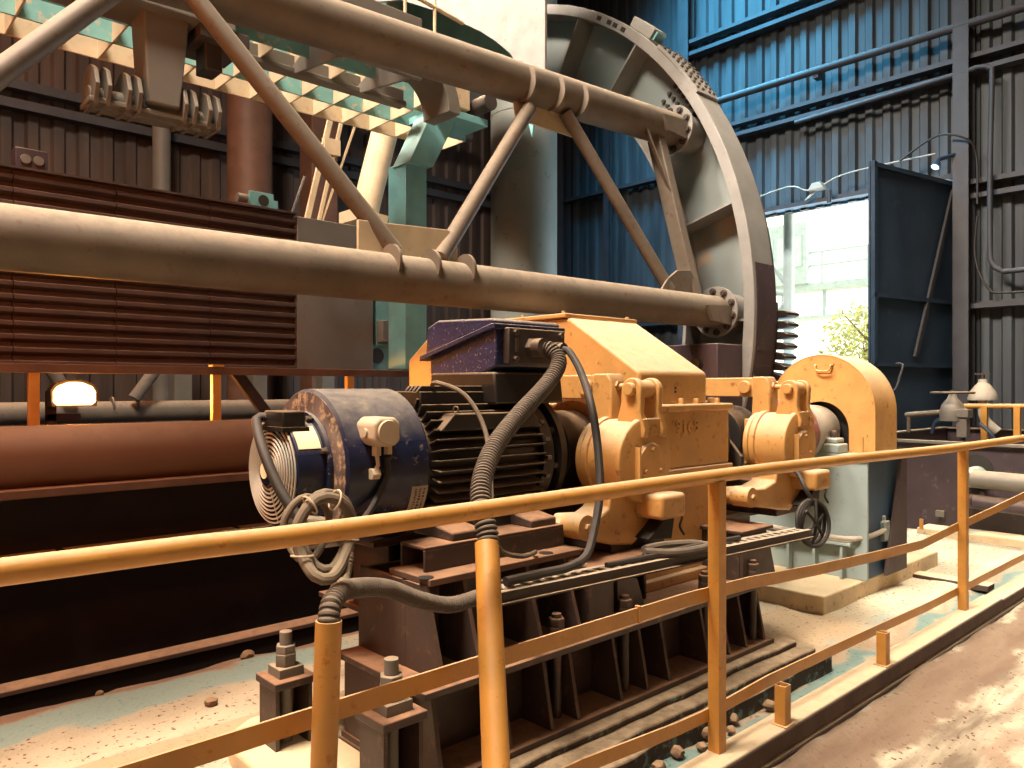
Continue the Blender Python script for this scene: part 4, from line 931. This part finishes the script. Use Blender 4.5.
for x in (3.3, 3.6, 3.9): b.cyl((x, 5.2, 4.2), (x, 5.2, 4.75), .014, n=8)
b.build('rail_bars', M['cream'], tip)

# egg-crate grating high in the tippler
gr_t = thing('grating', 'egg crate grating of teal and cream plates high above the lower tube', 'grating', (2.3, 5.3, 3.7))
GZ = 3.70; ys = [4.76, 5.087, 5.414, 5.741]; xs = [4.40-.2665*i for i in range(21)][::-1]
for j, y in enumerate(ys):
    xe = (xs[-6], xs[-4], xs[-1], xs[-1])[j]
    b = MB(); b.prism([(xs[0], GZ), (xe, GZ), (xe, GZ+.2), (xs[0], GZ+.2)], 'Y', y-.008, y+.008); b.build('long_plate', M['cream'] if j == len(ys)-1 else M['tealplate'], gr_t)  # cream far row carries its light in the colour, nearer rows stay teal
for i, x in enumerate(xs):
    y_ = ys[0] if x < 3.2 else ys[1] if x < 3.75 else ys[2]
    b = MB(); b.prism([(y_, GZ), (ys[-1], GZ), (ys[-1], GZ+.2), (y_, GZ+.2)], 'X', x-.006, x+.006); b.build('cross_plate', M['cream'], gr_t)  # cross plates coloured cream as the lit sides of the cells

# counterweight of stacked plates, panels beside it
ct = thing('plate_stack', 'dark brown stack of ribbed steel plates behind the lower tube', 'counterweight', (1, 6.3, 1.6))
n = 15
for i in range(n):
    z = 1.60+(2.90-1.60)*i/n; h = (2.90-1.60)/n
    b = MB()
    for x0, x1 in ((-2.5, .2), (.205, 1.0), (1.005, 1.62), (1.625, 2.28), (2.285, 2.99)):
        b.prism([(5.92, z), (5.88, z+.02), (5.88, z+h*.55), (5.93, z+h*.72), (5.93, z+h), (6.7, z+h), (6.7, z)], 'X', x0, x1)
    b.build('stack_plate', M['brownplate'], ct, .003)
b = MB(); b.box(-2.5, 5.86, 2.90, 2.99, 6.7, 2.915); b.build('top_plate', M['brownplate'], ct)
b = MB()
o, i_ = [], []
b.prism([(2.62, 2.915), (2.62, 3.05), (2.82, 3.05), (2.82, 3.0), (2.86, 3.0), (2.86, 2.915)], 'Y', 5.94, 5.97); lg = b.build('lifting_lug', M['teal'], ct, .003)
b = MB(); b.lathe([(0, .045), (.004, .045)], (2.735, 5.938, 2.985), (0, 1, 0), 24); b.build('lug_hole', M['ink'], lg)
b = MB(); b.cyl((2.52, 5.95, 2.98), (2.6, 5.95, 2.98), .035, n=16); b.cyl((2.98, 5.95, 2.9), (3.1, 5.95, 3.25), .012, n=8); b.build('lug_pin', M['greysteel'], ct)
jb2 = thing('junction_box', 'small dark junction box with two round lenses on top of the plate stack', 'box', (1.12, 6.0, 2.915))
b = MB(); b.box(1.02, 5.93, 2.915, 1.21, 6.08, 3.06); b.build('box_body', M['binpaint'], jb2, .008)
b = MB()
for x in (1.08, 1.155): b.lathe([(0, .03), (.01, .033), (.015, .033)], (x, 5.918, 2.985), (0, 1, 0), 20)
EACH['lenses'] = 'round_lens'; b.build('lenses', M['greysteel'], jb2)
b = MB(); b.box(3.0, 5.88, 1.6, 3.73, 6.5, 2.89); tag(b.build('machinery_screen', M['greysteel'], bev=.006), 'tall flat grey steel screen at the right end of the ribbed plate stack', 'screen')
tbx = thing('teal_bracket_box', 'teal welded bracket box with round holes beyond the blue terminal box', 'bracket', (4.0, 5.9, 1.5))
b = MB(); b.box(4.06, 5.86, 1.85, 4.28, 6.3, 2.36); b.box(3.77, 5.90, 1.85, 4.1, 6.3, 2.36); b.build('upper_plate', M['teal'], tbx, .004)
b = MB(); b.box(3.78, 5.80, 1.88, 4.08, 5.9, 2.07); b.build('cross_box', M['greysteel'], tbx, .004)
b = MB(); b.prism([(3.70, 1.86), (3.70, 1.58), (4.05, 1.58), (4.12, 1.84)], 'Y', 5.93, 5.96); b.build('lower_plate', M['teal'], tbx, .004)
b = MB(); b.lathe([(0, .07), (.004, .07)], (3.80, 5.925, 1.76), (0, 1, 0), 24); b.lathe([(0, .05), (.004, .05)], (3.98, 5.925, 1.78), (0, 1, 0), 24); b.build('round_holes', M['ink'], tbx)

# girder, tube and hand rail below the counterweight
gd2 = thing('pit_girder', 'long brown plate girder crossing the dark pit behind the motor', 'girder', (2, 5.25, .4))
b = MB(); b.box(-2.5, 5.0, .85, 4.9, 5.5, .90); b.build('top_flange', M['rust'], gd2, .004)
b = MB(); b.box(-2.5, 5.24, -1.3, 4.9, 5.27, .85); b.build('girder_shade_web', M['pit'], gd2)  # web deepened and coloured dark to give the pit its shade
for x0, x1 in ((-2.5, 1.1), (1.14, 2.18), (2.22, 4.9)):
    b = MB(); b.box(x0, 4.98, .515, x1, 5.03, .53); b.box(x0, 5.03, .50, x1, 5.24, .51); b.build('side_rail', M['darksteel'], gd2, .003)
tag(MB().cyl((-2.5, 5.22, 1.06), (4.9, 5.22, 1.06), .19, n=48).build('large_pipe', M['bigpipe']), 'large smooth brown pipe lying along the girder behind the motor fan', 'pipe')
hr = thing('rear_handrail', 'thin rusty handrail with yellow posts behind the large brown pipe', 'railing', (2, 5.6, 1.1))
b = MB(); b.box(-2.5, 5.45, 1.565, 5.2, 5.51, 1.62); b.build('top_bar', M['rust'], hr, .003)
for x in (.0, 1.04, 2.165, 3.25, 4.35):
    b = MB(); b.box(x-.03, 5.455, .9, x+.03, 5.505, 1.58); b.build('post', M['yellow'], hr, .003)
b = MB(); b.box(2.13, 5.44, 1.62, 2.21, 5.52, 1.635); b.build('joint_plate', M['yellow'], hr)
b = MB(); b.bar((2.6, 6.2, 1.62), (2.96, 6.2, 1.15), .05, .09); tag(b.build('knee_brace', M['darksteel'], bev=.004), 'dark slanted steel brace under the plate stack above the motor drum', 'brace')
for x0, x1, lab in ((2.1, 1.75, 'short tan strut slanting up to the left between lamp and yellow rear post'), (2.75, 3.2, 'short tan strut slanting up to the right between lamp and yellow rear post')):
    b = MB(); b.cyl((x0, 9.3, 1.35), (x1, 9.3, 2.0), .07, n=16); tag(b.build('tube_strut', M['tube']), lab, 'strut', 'tube struts at the far truss')
for i, (x, w, lab) in enumerate(((3.5, .22, 'pale wide steel post standing behind the far tube, left of the yellow post'), (4.55, .2, 'grey steel post standing behind the far tube, nearer the yellow rear post'), (5.6, .2, 'dim steel post far behind the motor drum'))):
    b = MB(); b.box(x, 10.2, -1.3, x+w, 10.4, 2.6); b.box(x-.04, 10.16, 1.9, x+w+.04, 10.44, 1.96); tag(b.build('steel_post', M['greysteel'], bev=.004), lab, 'post', 'posts behind the far tube')
# flood lamp glowing under the plate stack
lp = thing('flood_lamp', 'glowing orange flood lamp under the brown plate stack', 'lamp', (1.6, 7.0, 1.0))
b = MB(); b.prism([(1.45, 1.32), (1.78, 1.32), (1.785, 1.45), (1.75, 1.51), (1.66, 1.535), (1.57, 1.535), (1.48, 1.51), (1.445, 1.45)], 'Y', 7.0, 7.14); b.build('lamp_housing', M['darksteel'], lp)
b = MB(); b.prism([(1.49, 1.335), (1.74, 1.335), (1.765, 1.36), (1.765, 1.44), (1.74, 1.48), (1.66, 1.515), (1.57, 1.515), (1.49, 1.48), (1.465, 1.44), (1.465, 1.36)], 'Y', 6.985, 7.0); b.build('lamp_lens', emit('lamp_glow', '#ffb060', 45), lp)
b = MB(); b.box(1.45, 7.15, -1.3, 1.52, 7.22, 1.45); b.box(1.45, 7.15, 1.2, 1.7, 7.22, 1.26); b.build('lamp_stand', M['rust'], lp, .004)
# rusty channel and debris along the pit edge
ch = thing('steel_channel', 'rusty steel channel running along the dark pit edge', 'channel', (1, 4.6, -1.3))
b = MB(); b.prism([(4.545, -.075), (4.63, -.05), (4.63, -.03), (4.575, -.035), (4.545, -.05)], 'X', -2.5, 4.5); b.build('channel_lip', M['rust'], ch, .003)
b = MB(); b.box(-2.5, 4.565, -1.3, 4.5, 4.60, -.05); b.build('channel_shade_web', M['pit'], ch)  # dark colour stands for the shade under the lip
def rock(x, y, z, r, lab, rg=None):
    b = MB(); g = bmesh.ops.create_icosphere(b.bm, subdivisions=2, radius=r); s = V((x*7, y*5, 3))
    for v in g['verts']: v.co = v.co*(1+.35*_nz.noise(v.co/r*1.3+s)); v.co.z *= .75; v.co += V((x, y, z+r*.6))
    tag(b.build('stone', M['stone'], ang=25), lab, 'stone', rg)
rock(1.385, 3.56, .0, .03, 'brown stone on the pale floor beside the orange ridge of dust', 'stones on the floor')
rock(1.84, 4.2, -.06, .04, 'brown stone at the pit edge beside the rusty channel', 'stones on the floor')
rock(1.08, 4.2, -.06, .02, 'small stone on the brown dust at the left pit edge', 'stones on the floor')
rock(2.50, 4.55, -.045, .03, 'pale stone lying on the rusty channel behind the hose bundle', 'stones on the floor')
for i, (x, y, r) in enumerate(((2.6, 1.84, .03), (2.72, 1.80, .024), (2.84, 1.85, .034), (2.95, 1.81, .022), (3.05, 1.86, .028), (3.3, 1.82, .03), (3.5, 1.85, .02), (2.45, 1.82, .028), (2.3, 1.84, .03))):
    rock(x, y, -.02, r, 'dusty rubble stone lying in the teal gutter beside the kerb', 'rubble in the gutter')
# ================================================================== right-hand background
bn = thing('steel_bin', 'open dark maroon steel bin wall behind the concrete floor', 'bin', (9.3, 1, -.3))
b = MB(); b.box(8.56, -1.5, -.02, 8.60, 3.40, .93); b.build('front_panel', M['binpaint'], bn, .004)
b = MB(); b.box(8.60, 3.36, -.02, 10.4, 3.40, .98); b.box(10.36, -1.5, -.02, 10.4, 3.36, .98); b.build('side_panel', M['binpaint'], bn, .004)
b = MB(); b.box(8.50, -1.5, .90, 8.62, 3.44, .93); b.box(8.5, 3.34, .975, 10.45, 3.44, .99); b.box(10.3, -1.5, .975, 10.42, 3.34, .99); b.build('bin_rim', M['greysteel'], bn, .003)
b = MB(); b.lathe([(0, .15), (.004, .15)], (8.552, 2.5, .66), (1, 0, 0), 32); b.build('pipe_hole', M['ink'], bn)
b = MB(); b.box(8.5, 2.78, .16, 8.56, 2.86, .22); b.build('welded_clip', M['greysteel'], bn)
for r, x, z, y1, lab in ((.085, 8.15, .58, -1.0, 'pale thick pipe emerging from the hole in the maroon bin'), (.07, 8.2, .36, 1.0, 'dark pipe lying below the pale pipe against the maroon bin')):
    t = thing('steel_pipe', lab, 'pipe', (x, 1.5, z-r))
    b = MB(); b.cyl((x, y1, z-.02), (x, 2.42, z+.03), r, n=28); b.build('pipe_body', M['greysteel'] if r > .08 else M['binpaint'], t)
    b = MB(); b.tube([(x, 2.40, z+.03), (x+.05, 2.47, z+.03), (x+.2, 2.49, z+.03), (x+.42, 2.49, z+.03)], r*1.03, 20); b.build('pipe_elbow', M['teal'] if r > .08 else M['binpaint'], t)
b = MB(); b.box(8.25, -1.5, -.02, 8.56, 2.95, .07); struct(b.build('trim_40', M['concrete'], bev=.012))
b = MB(); b.box(6.35, 1.78, -.02, 6.5, 2.95, .025); struct(b.build('trim_41', M['kerb'], bev=.006))
# valve with flat handwheel
vv = thing('hand_valve', 'grey valve with flat dark handwheel rising above the bin rim', 'valve', (9.0, 2.85, .9))
b = MB(); b.torus((9.0, 2.86, 1.42), (0, 0, 1), .20, .013, 40, 8)
for a in (0, 60, 120): b.cyl((9.0-.2*math.cos(R(a)), 2.86-.2*math.sin(R(a)), 1.42), (9.0+.2*math.cos(R(a)), 2.86+.2*math.sin(R(a)), 1.42), .01, n=8)
b.lathe([(0, .03), (.03, .025)], (9.0, 2.86, 1.415), (0, 0, 1), 16); b.build('handwheel', M['darksteel'], vv)
b = MB(); b.lathe([(0, .12), (.10, .125), (.18, .10), (.24, .05), (.3, .03)], (9.0, 2.86, 1.12), (0, 0, 1), 28); b.build('valve_bonnet', M['greysteel'], vv)
b = MB(); b.box(8.92, 2.70, .95, 9.04, 2.80, 1.16); b.box(8.90, 2.68, 1.16, 9.06, 2.86, 1.25); b.cyl((8.98, 2.75, .75), (8.98, 2.75, .95), .02, n=10); b.build('valve_body', M['greysteel'], vv, .008)
b = MB(); b.tube([(9.0, 2.95, 1.15), (9.0, 3.03, 1.1), (9.0, 3.06, .98)], .02, 10); b.tube([(9.0, 2.6, 1.1), (9.0, 2.5, 1.0), (9.0, 2.48, .95)], .018, 10); b.build('valve_pipe', M['navy'], vv)
pp = thing('pipe_rail', 'short tan open ended pipe rail over the bin, left of the valve', 'pipe', (9.0, 3.05, .98))
b = MB(); b.cyl((9.0, 3.33, 1.17), (9.0, 2.72, 1.235), .03, n=20); b.lathe([(0, .024), (.003, .024)], (9.0, 3.334, 1.17), (0, 1, 0), 16); b.build('rail_tube', M['hose'], pp)
b = MB(); b.cyl((9.0, 3.30, .98), (9.0, 3.30, 1.17), .02, n=12); b.build('rail_post', M['hose'], pp)
yr = thing('bin_handrail', 'short yellow handrail standing at the far rim of the bin', 'railing', (9.5, 2.2, .98))
b = MB(); b.cyl((9.5, 2.90, 1.27), (9.5, -1.2, 1.31), .027, n=14); b.build('hand_rail', M['yellow'], yr)
for y in (2.70, 2.39, 1.2, 0): angle_post(9.5, y, .9, 1.28, 'post', yr, .06)
bl = thing('bell_lamp', 'pale bell shaped lamp hanging beside the handwheel valve', 'lamp', (9.9, 2.83, 1.3))
b = MB(); b.lathe([(0, .15), (.02, .155), (.10, .13), (.17, .08), (.20, .05), (.24, .045)], (9.9, 2.83, 1.33), (0, 0, 1), 32); b.build('bell_shade', M['pale'], bl)
b = MB(); b.lathe([(0, .02), (.05, .02)], (9.9, 2.83, 1.57), (0, 0, 1), 12); b.box(9.88, 2.75, 1.62, 9.92, 2.91, 1.64); b.build('lamp_hook', M['darksteel'], bl)
b = MB(); b.tube([(9.9, 2.83, 1.35), (9.9, 2.83, 1.22), (9.9, 2.8, 1.1), (9.95, 2.7, .98)], .05, 14); b.build('lamp_neck', M['pale'], bl)

# pipes and cables on the walls
def wpipe(name, lab, cat, pts, r, mat='girt', grp=None, clips=()):
    t = thing(name, lab, cat, pts[0], grp)
    b = MB(); b.tube(pts, r, 12, .08); b.build('pipe_run', M[mat], t)
    b = MB()
    for p in clips: b.box(p[0]-.01, p[1]-.04, p[2]-r*1.6, p[0]+.14, p[1]+.04, p[2]+r*1.6)
    if clips: b.build('pipe_clip', M['girt'], t)
wpipe('wall_pipe', 'long dusty pipe crossing the corrugated wall high above the doorway', 'pipe', [(10.72, 7.2, 6.04), (10.72, 4, 6.03), (10.72, -2.8, 5.97)], .055, clips=[(10.72, y, 6.02) for y in (7, 5.2, 3.3, 1.5, -1)])
wpipe('wall_conduit', 'thin bent conduit running down the dark wall at the far right', 'pipe', [(10.7, 5.5, 5.36), (10.7, 3.45, 5.42), (10.7, 3.1, 5.44), (10.7, 2.98, 5.38), (10.7, 2.96, 5.25), (10.7, 2.98, 4.2), (10.7, 2.98, 3.2), (10.7, 2.96, 3.0), (10.7, 2.86, 2.9), (10.7, 2.6, 2.88), (10.7, .5, 2.88)], .032)
wpipe('wall_cable', 'loose cable looping from the door corner over the wall column', 'cable', [(10.6, 4.0, 4.45), (10.6, 3.7, 4.62), (10.55, 3.45, 4.66), (10.6, 3.2, 4.55), (10.7, 3.13, 4.35), (10.7, 3.12, 3.75)], .014, 'cable')
wpipe('wall_cable', 'loose cable hanging in a bow below the lower wall girts', 'cable', [(10.7, 3.12, 3.6), (10.72, 3.15, 3.1), (10.7, 3.0, 2.7), (10.7, 2.7, 2.62), (10.7, 1.0, 2.64)], .014, 'cable')
wpipe('lintel_cable', 'pale cable draped in a loop along the lintel over the doorway', 'cable', [(10.7, 6.2, 4.36), (10.7, 5.6, 4.44), (10.68, 5.35, 4.34), (10.68, 5.2, 4.28), (10.7, 5.35, 4.2), (10.7, 5.0, 4.40), (10.7, 4.6, 4.47), (10.7, 3.6, 4.48)], .011, 'pale')
fx = thing('door_light', 'small bright floodlight on the lintel above the doorway', 'lamp', (10.6, 5.15, 4.1))
b = MB(); b.prism([(5.08, 4.40), (5.2, 4.40), (5.27, 4.30), (5.03, 4.30)], 'X', 10.6, 10.75); b.build('light_housing', M['pale'], fx, .01)
b = MB(); b.cyl((10.65, 4.97, 4.08), (10.65, 4.97, 4.26), .03, n=10); b.build('light_bracket', M['girt'], fx)
cl2 = thing('corner_lamp', 'small lit wall lamp at the top corner of the open door leaf', 'lamp', (10.45, 3.5, 4.2))
b = MB(); b.lathe([(0, .02), (.03, .04), (.08, .06), (.09, .06)], (10.5, 3.5, 4.32), (-.5, .2, -.8), 20); b.build('lamp_shade', M['navy'], cl2)
b = MB(); b.lathe([(0, .05), (.01, .04)], (10.46, 3.52, 4.25), (-.5, .2, -.8), 20); b.build('lamp_glass', emit('cool_lamp', '#cfeaff', 8), cl2)
b = MB(); b.cyl((10.5, 3.5, 4.34), (10.7, 3.36, 4.42), .025, n=10); b.build('lamp_arm', M['navy'], cl2)
b = MB(); b.cyl((7.35, 7.75, -1.3), (7.35, 7.75, 10.3), .46, n=56)
for z in (2.6, 5.2): b.torus((7.35, 7.75, z), (0, 0, 1), .46, .008, 56, 6)
tag(b.build('round_column', M['columngrey']), 'broad grey round column rising behind the truss left of the big ring', 'column')
tag(MB().cyl((4.85, 11.0, -1.3), (4.85, 11.0, 10.3), .32, n=40).build('round_column', M['rustcol']), 'round brown column in front of the left wall above the plate stack', 'column')
tag(MB().cyl((3.7, 11.3, -1.3), (3.7, 11.3, 10.3), .12, n=24).build('wall_downpipe', M['greysteel']), 'pale vertical downpipe on the brown wall under the clamp bar', 'pipe')
tag(MB().box(5.75, 10.8, -1.3, 6.2, 11.2, 10.3).build('steel_column', M['rustcol'], bev=.01), 'dark brown square column between the brown round column and the broad grey column', 'column')
b = MB(); b.cyl((6.3, 11.2, 6.0), (9.2, 11.2, 6.2), .12, n=20); tag(b.build('wall_duct', M['greysteel']), 'dusty horizontal pipe on the back wall under the grating', 'pipe')
b = MB(); b.cyl((10.78, 7.5, 4.52), (10.2, 7.05, 4.62), .04, n=12); tag(b.build('stub_pipe', M['teal']), 'teal stub pipe fixed to the wall column behind the truss brace', 'pipe')
b = MB(); b.cyl((10.80, 7.12, 5.66), (10.80, 7.3, 4.3), .05, n=12); tag(b.build('drop_pipe', M['teal']), 'thin teal vertical pipe on the back wall seen beneath the upper tube end', 'pipe')

# ================================================================== daylight, lamps and added fill lights
def area(name, loc, target, sx, sy, power, col, spread=180):
    l = bpy.data.lights.new(name, 'AREA'); l.shape = 'RECTANGLE'; l.size = sx; l.size_y = sy; l.energy = power; l.color = lin(col)[:3]; l.spread = R(spread)
    o = bpy.data.objects.new(name, l); C.collection.objects.link(o); o.location = loc
    o.rotation_euler = (V(target)-V(loc)).to_track_quat('-Z', 'Y').to_euler(); return o
area('roof_light_warm', (-.8, 2.8, 10.2), (2.6, 2.4, 0), 3.2, 2.4, 2150, '#ffeeda', 140)
area('fill_light_front', (-3.2, -2.0, 7.0), (3.2, 3.0, 1.2), 4, 4, 100, '#ffdcb4')  # unseen fill added for the near-side faces
area('fill_light_far', (7.6, 1.0, 10.2), (7.2, 2.0, 0), 3, 3, 170, '#fff3e0', 50)  # unseen light, spread narrowed to brighten the far floor alone
area('fill_light_cool', (8.6, 7.0, 9.9), (10.9, 6.3, 4.6), 1.6, 1.6, 420, '#5fc0ee', 75)  # unseen light added to wash the back wall blue
area('doorway_daylight', (11.3, 4.9, 2.4), (6, 4.5, 1.6), 2.6, 3.6, 200, '#a9dcff')
area('fill_light_left', (.5, 8.6, 10.2), (1, 9.6, 0), 3, 2, 150, '#ff9d58', 120)  # unseen orange light added to turn the left wall brown
area('fill_light_ring', (.6, 6.0, 9.8), (5.9, 5.2, 4.2), 1.5, 1.5, 300, '#ffeedd', 60)  # unseen light added to brighten the ring web
area('fill_light_pit', (-1.6, 3.3, 2.9), (1.6, 5.4, 1.2), .5, .5, 60, '#ff8a35', 150)  # unseen orange light added to warm the large pipe and pit
p = bpy.data.lights.new('flood_lamp_light', 'SPOT'); p.energy = 300; p.color = lin('#ff9a3c')[:3]; p.spot_size = R(178); p.spot_blend = .5; p.shadow_soft_size = .1
o = bpy.data.objects.new('flood_lamp_light', p); C.collection.objects.link(o); o.location = (1.58, 6.9, 1.415); o.rotation_euler = V((-.18, -1, -.02)).to_track_quat('-Z', 'Y').to_euler()
sl = bpy.data.lights.new('sun', 'SUN'); sl.energy = 7; sl.angle = R(2); sl.color = lin('#fff2d8')[:3]
o = bpy.data.objects.new('sun', sl); C.collection.objects.link(o); o.rotation_euler = (R(30), R(35), 0)

w = bpy.data.worlds.new('sky'); C.world = w; w.use_nodes = True
bg = w.node_tree.nodes['Background']; bg.inputs['Color'].default_value = lin('#fffbe6'); bg.inputs['Strength'].default_value = 2.5

# ================================================================== camera
cam = bpy.data.cameras.new('camera'); co = bpy.data.objects.new('camera', cam); C.collection.objects.link(co)
cam.sensor_width = 36; cam.lens = 770/1024*36; cam.shift_y = 4/1024; cam.clip_start = .05; cam.clip_end = 300
co.location = (0, 0, 1.47); yaw = R(47.4)
co.rotation_euler = V((math.cos(yaw), math.sin(yaw), 0)).to_track_quat('-Z', 'Y').to_euler()
C.camera = co
C.view_settings.view_transform = 'Standard'; C.view_settings.look = 'None'; C.view_settings.gamma = 1; C.view_settings.use_curve_mapping = False
C.view_settings.exposure = 0
C.cycles.use_denoising = True
C.cycles.max_bounces = 6; C.cycles.diffuse_bounces = 4
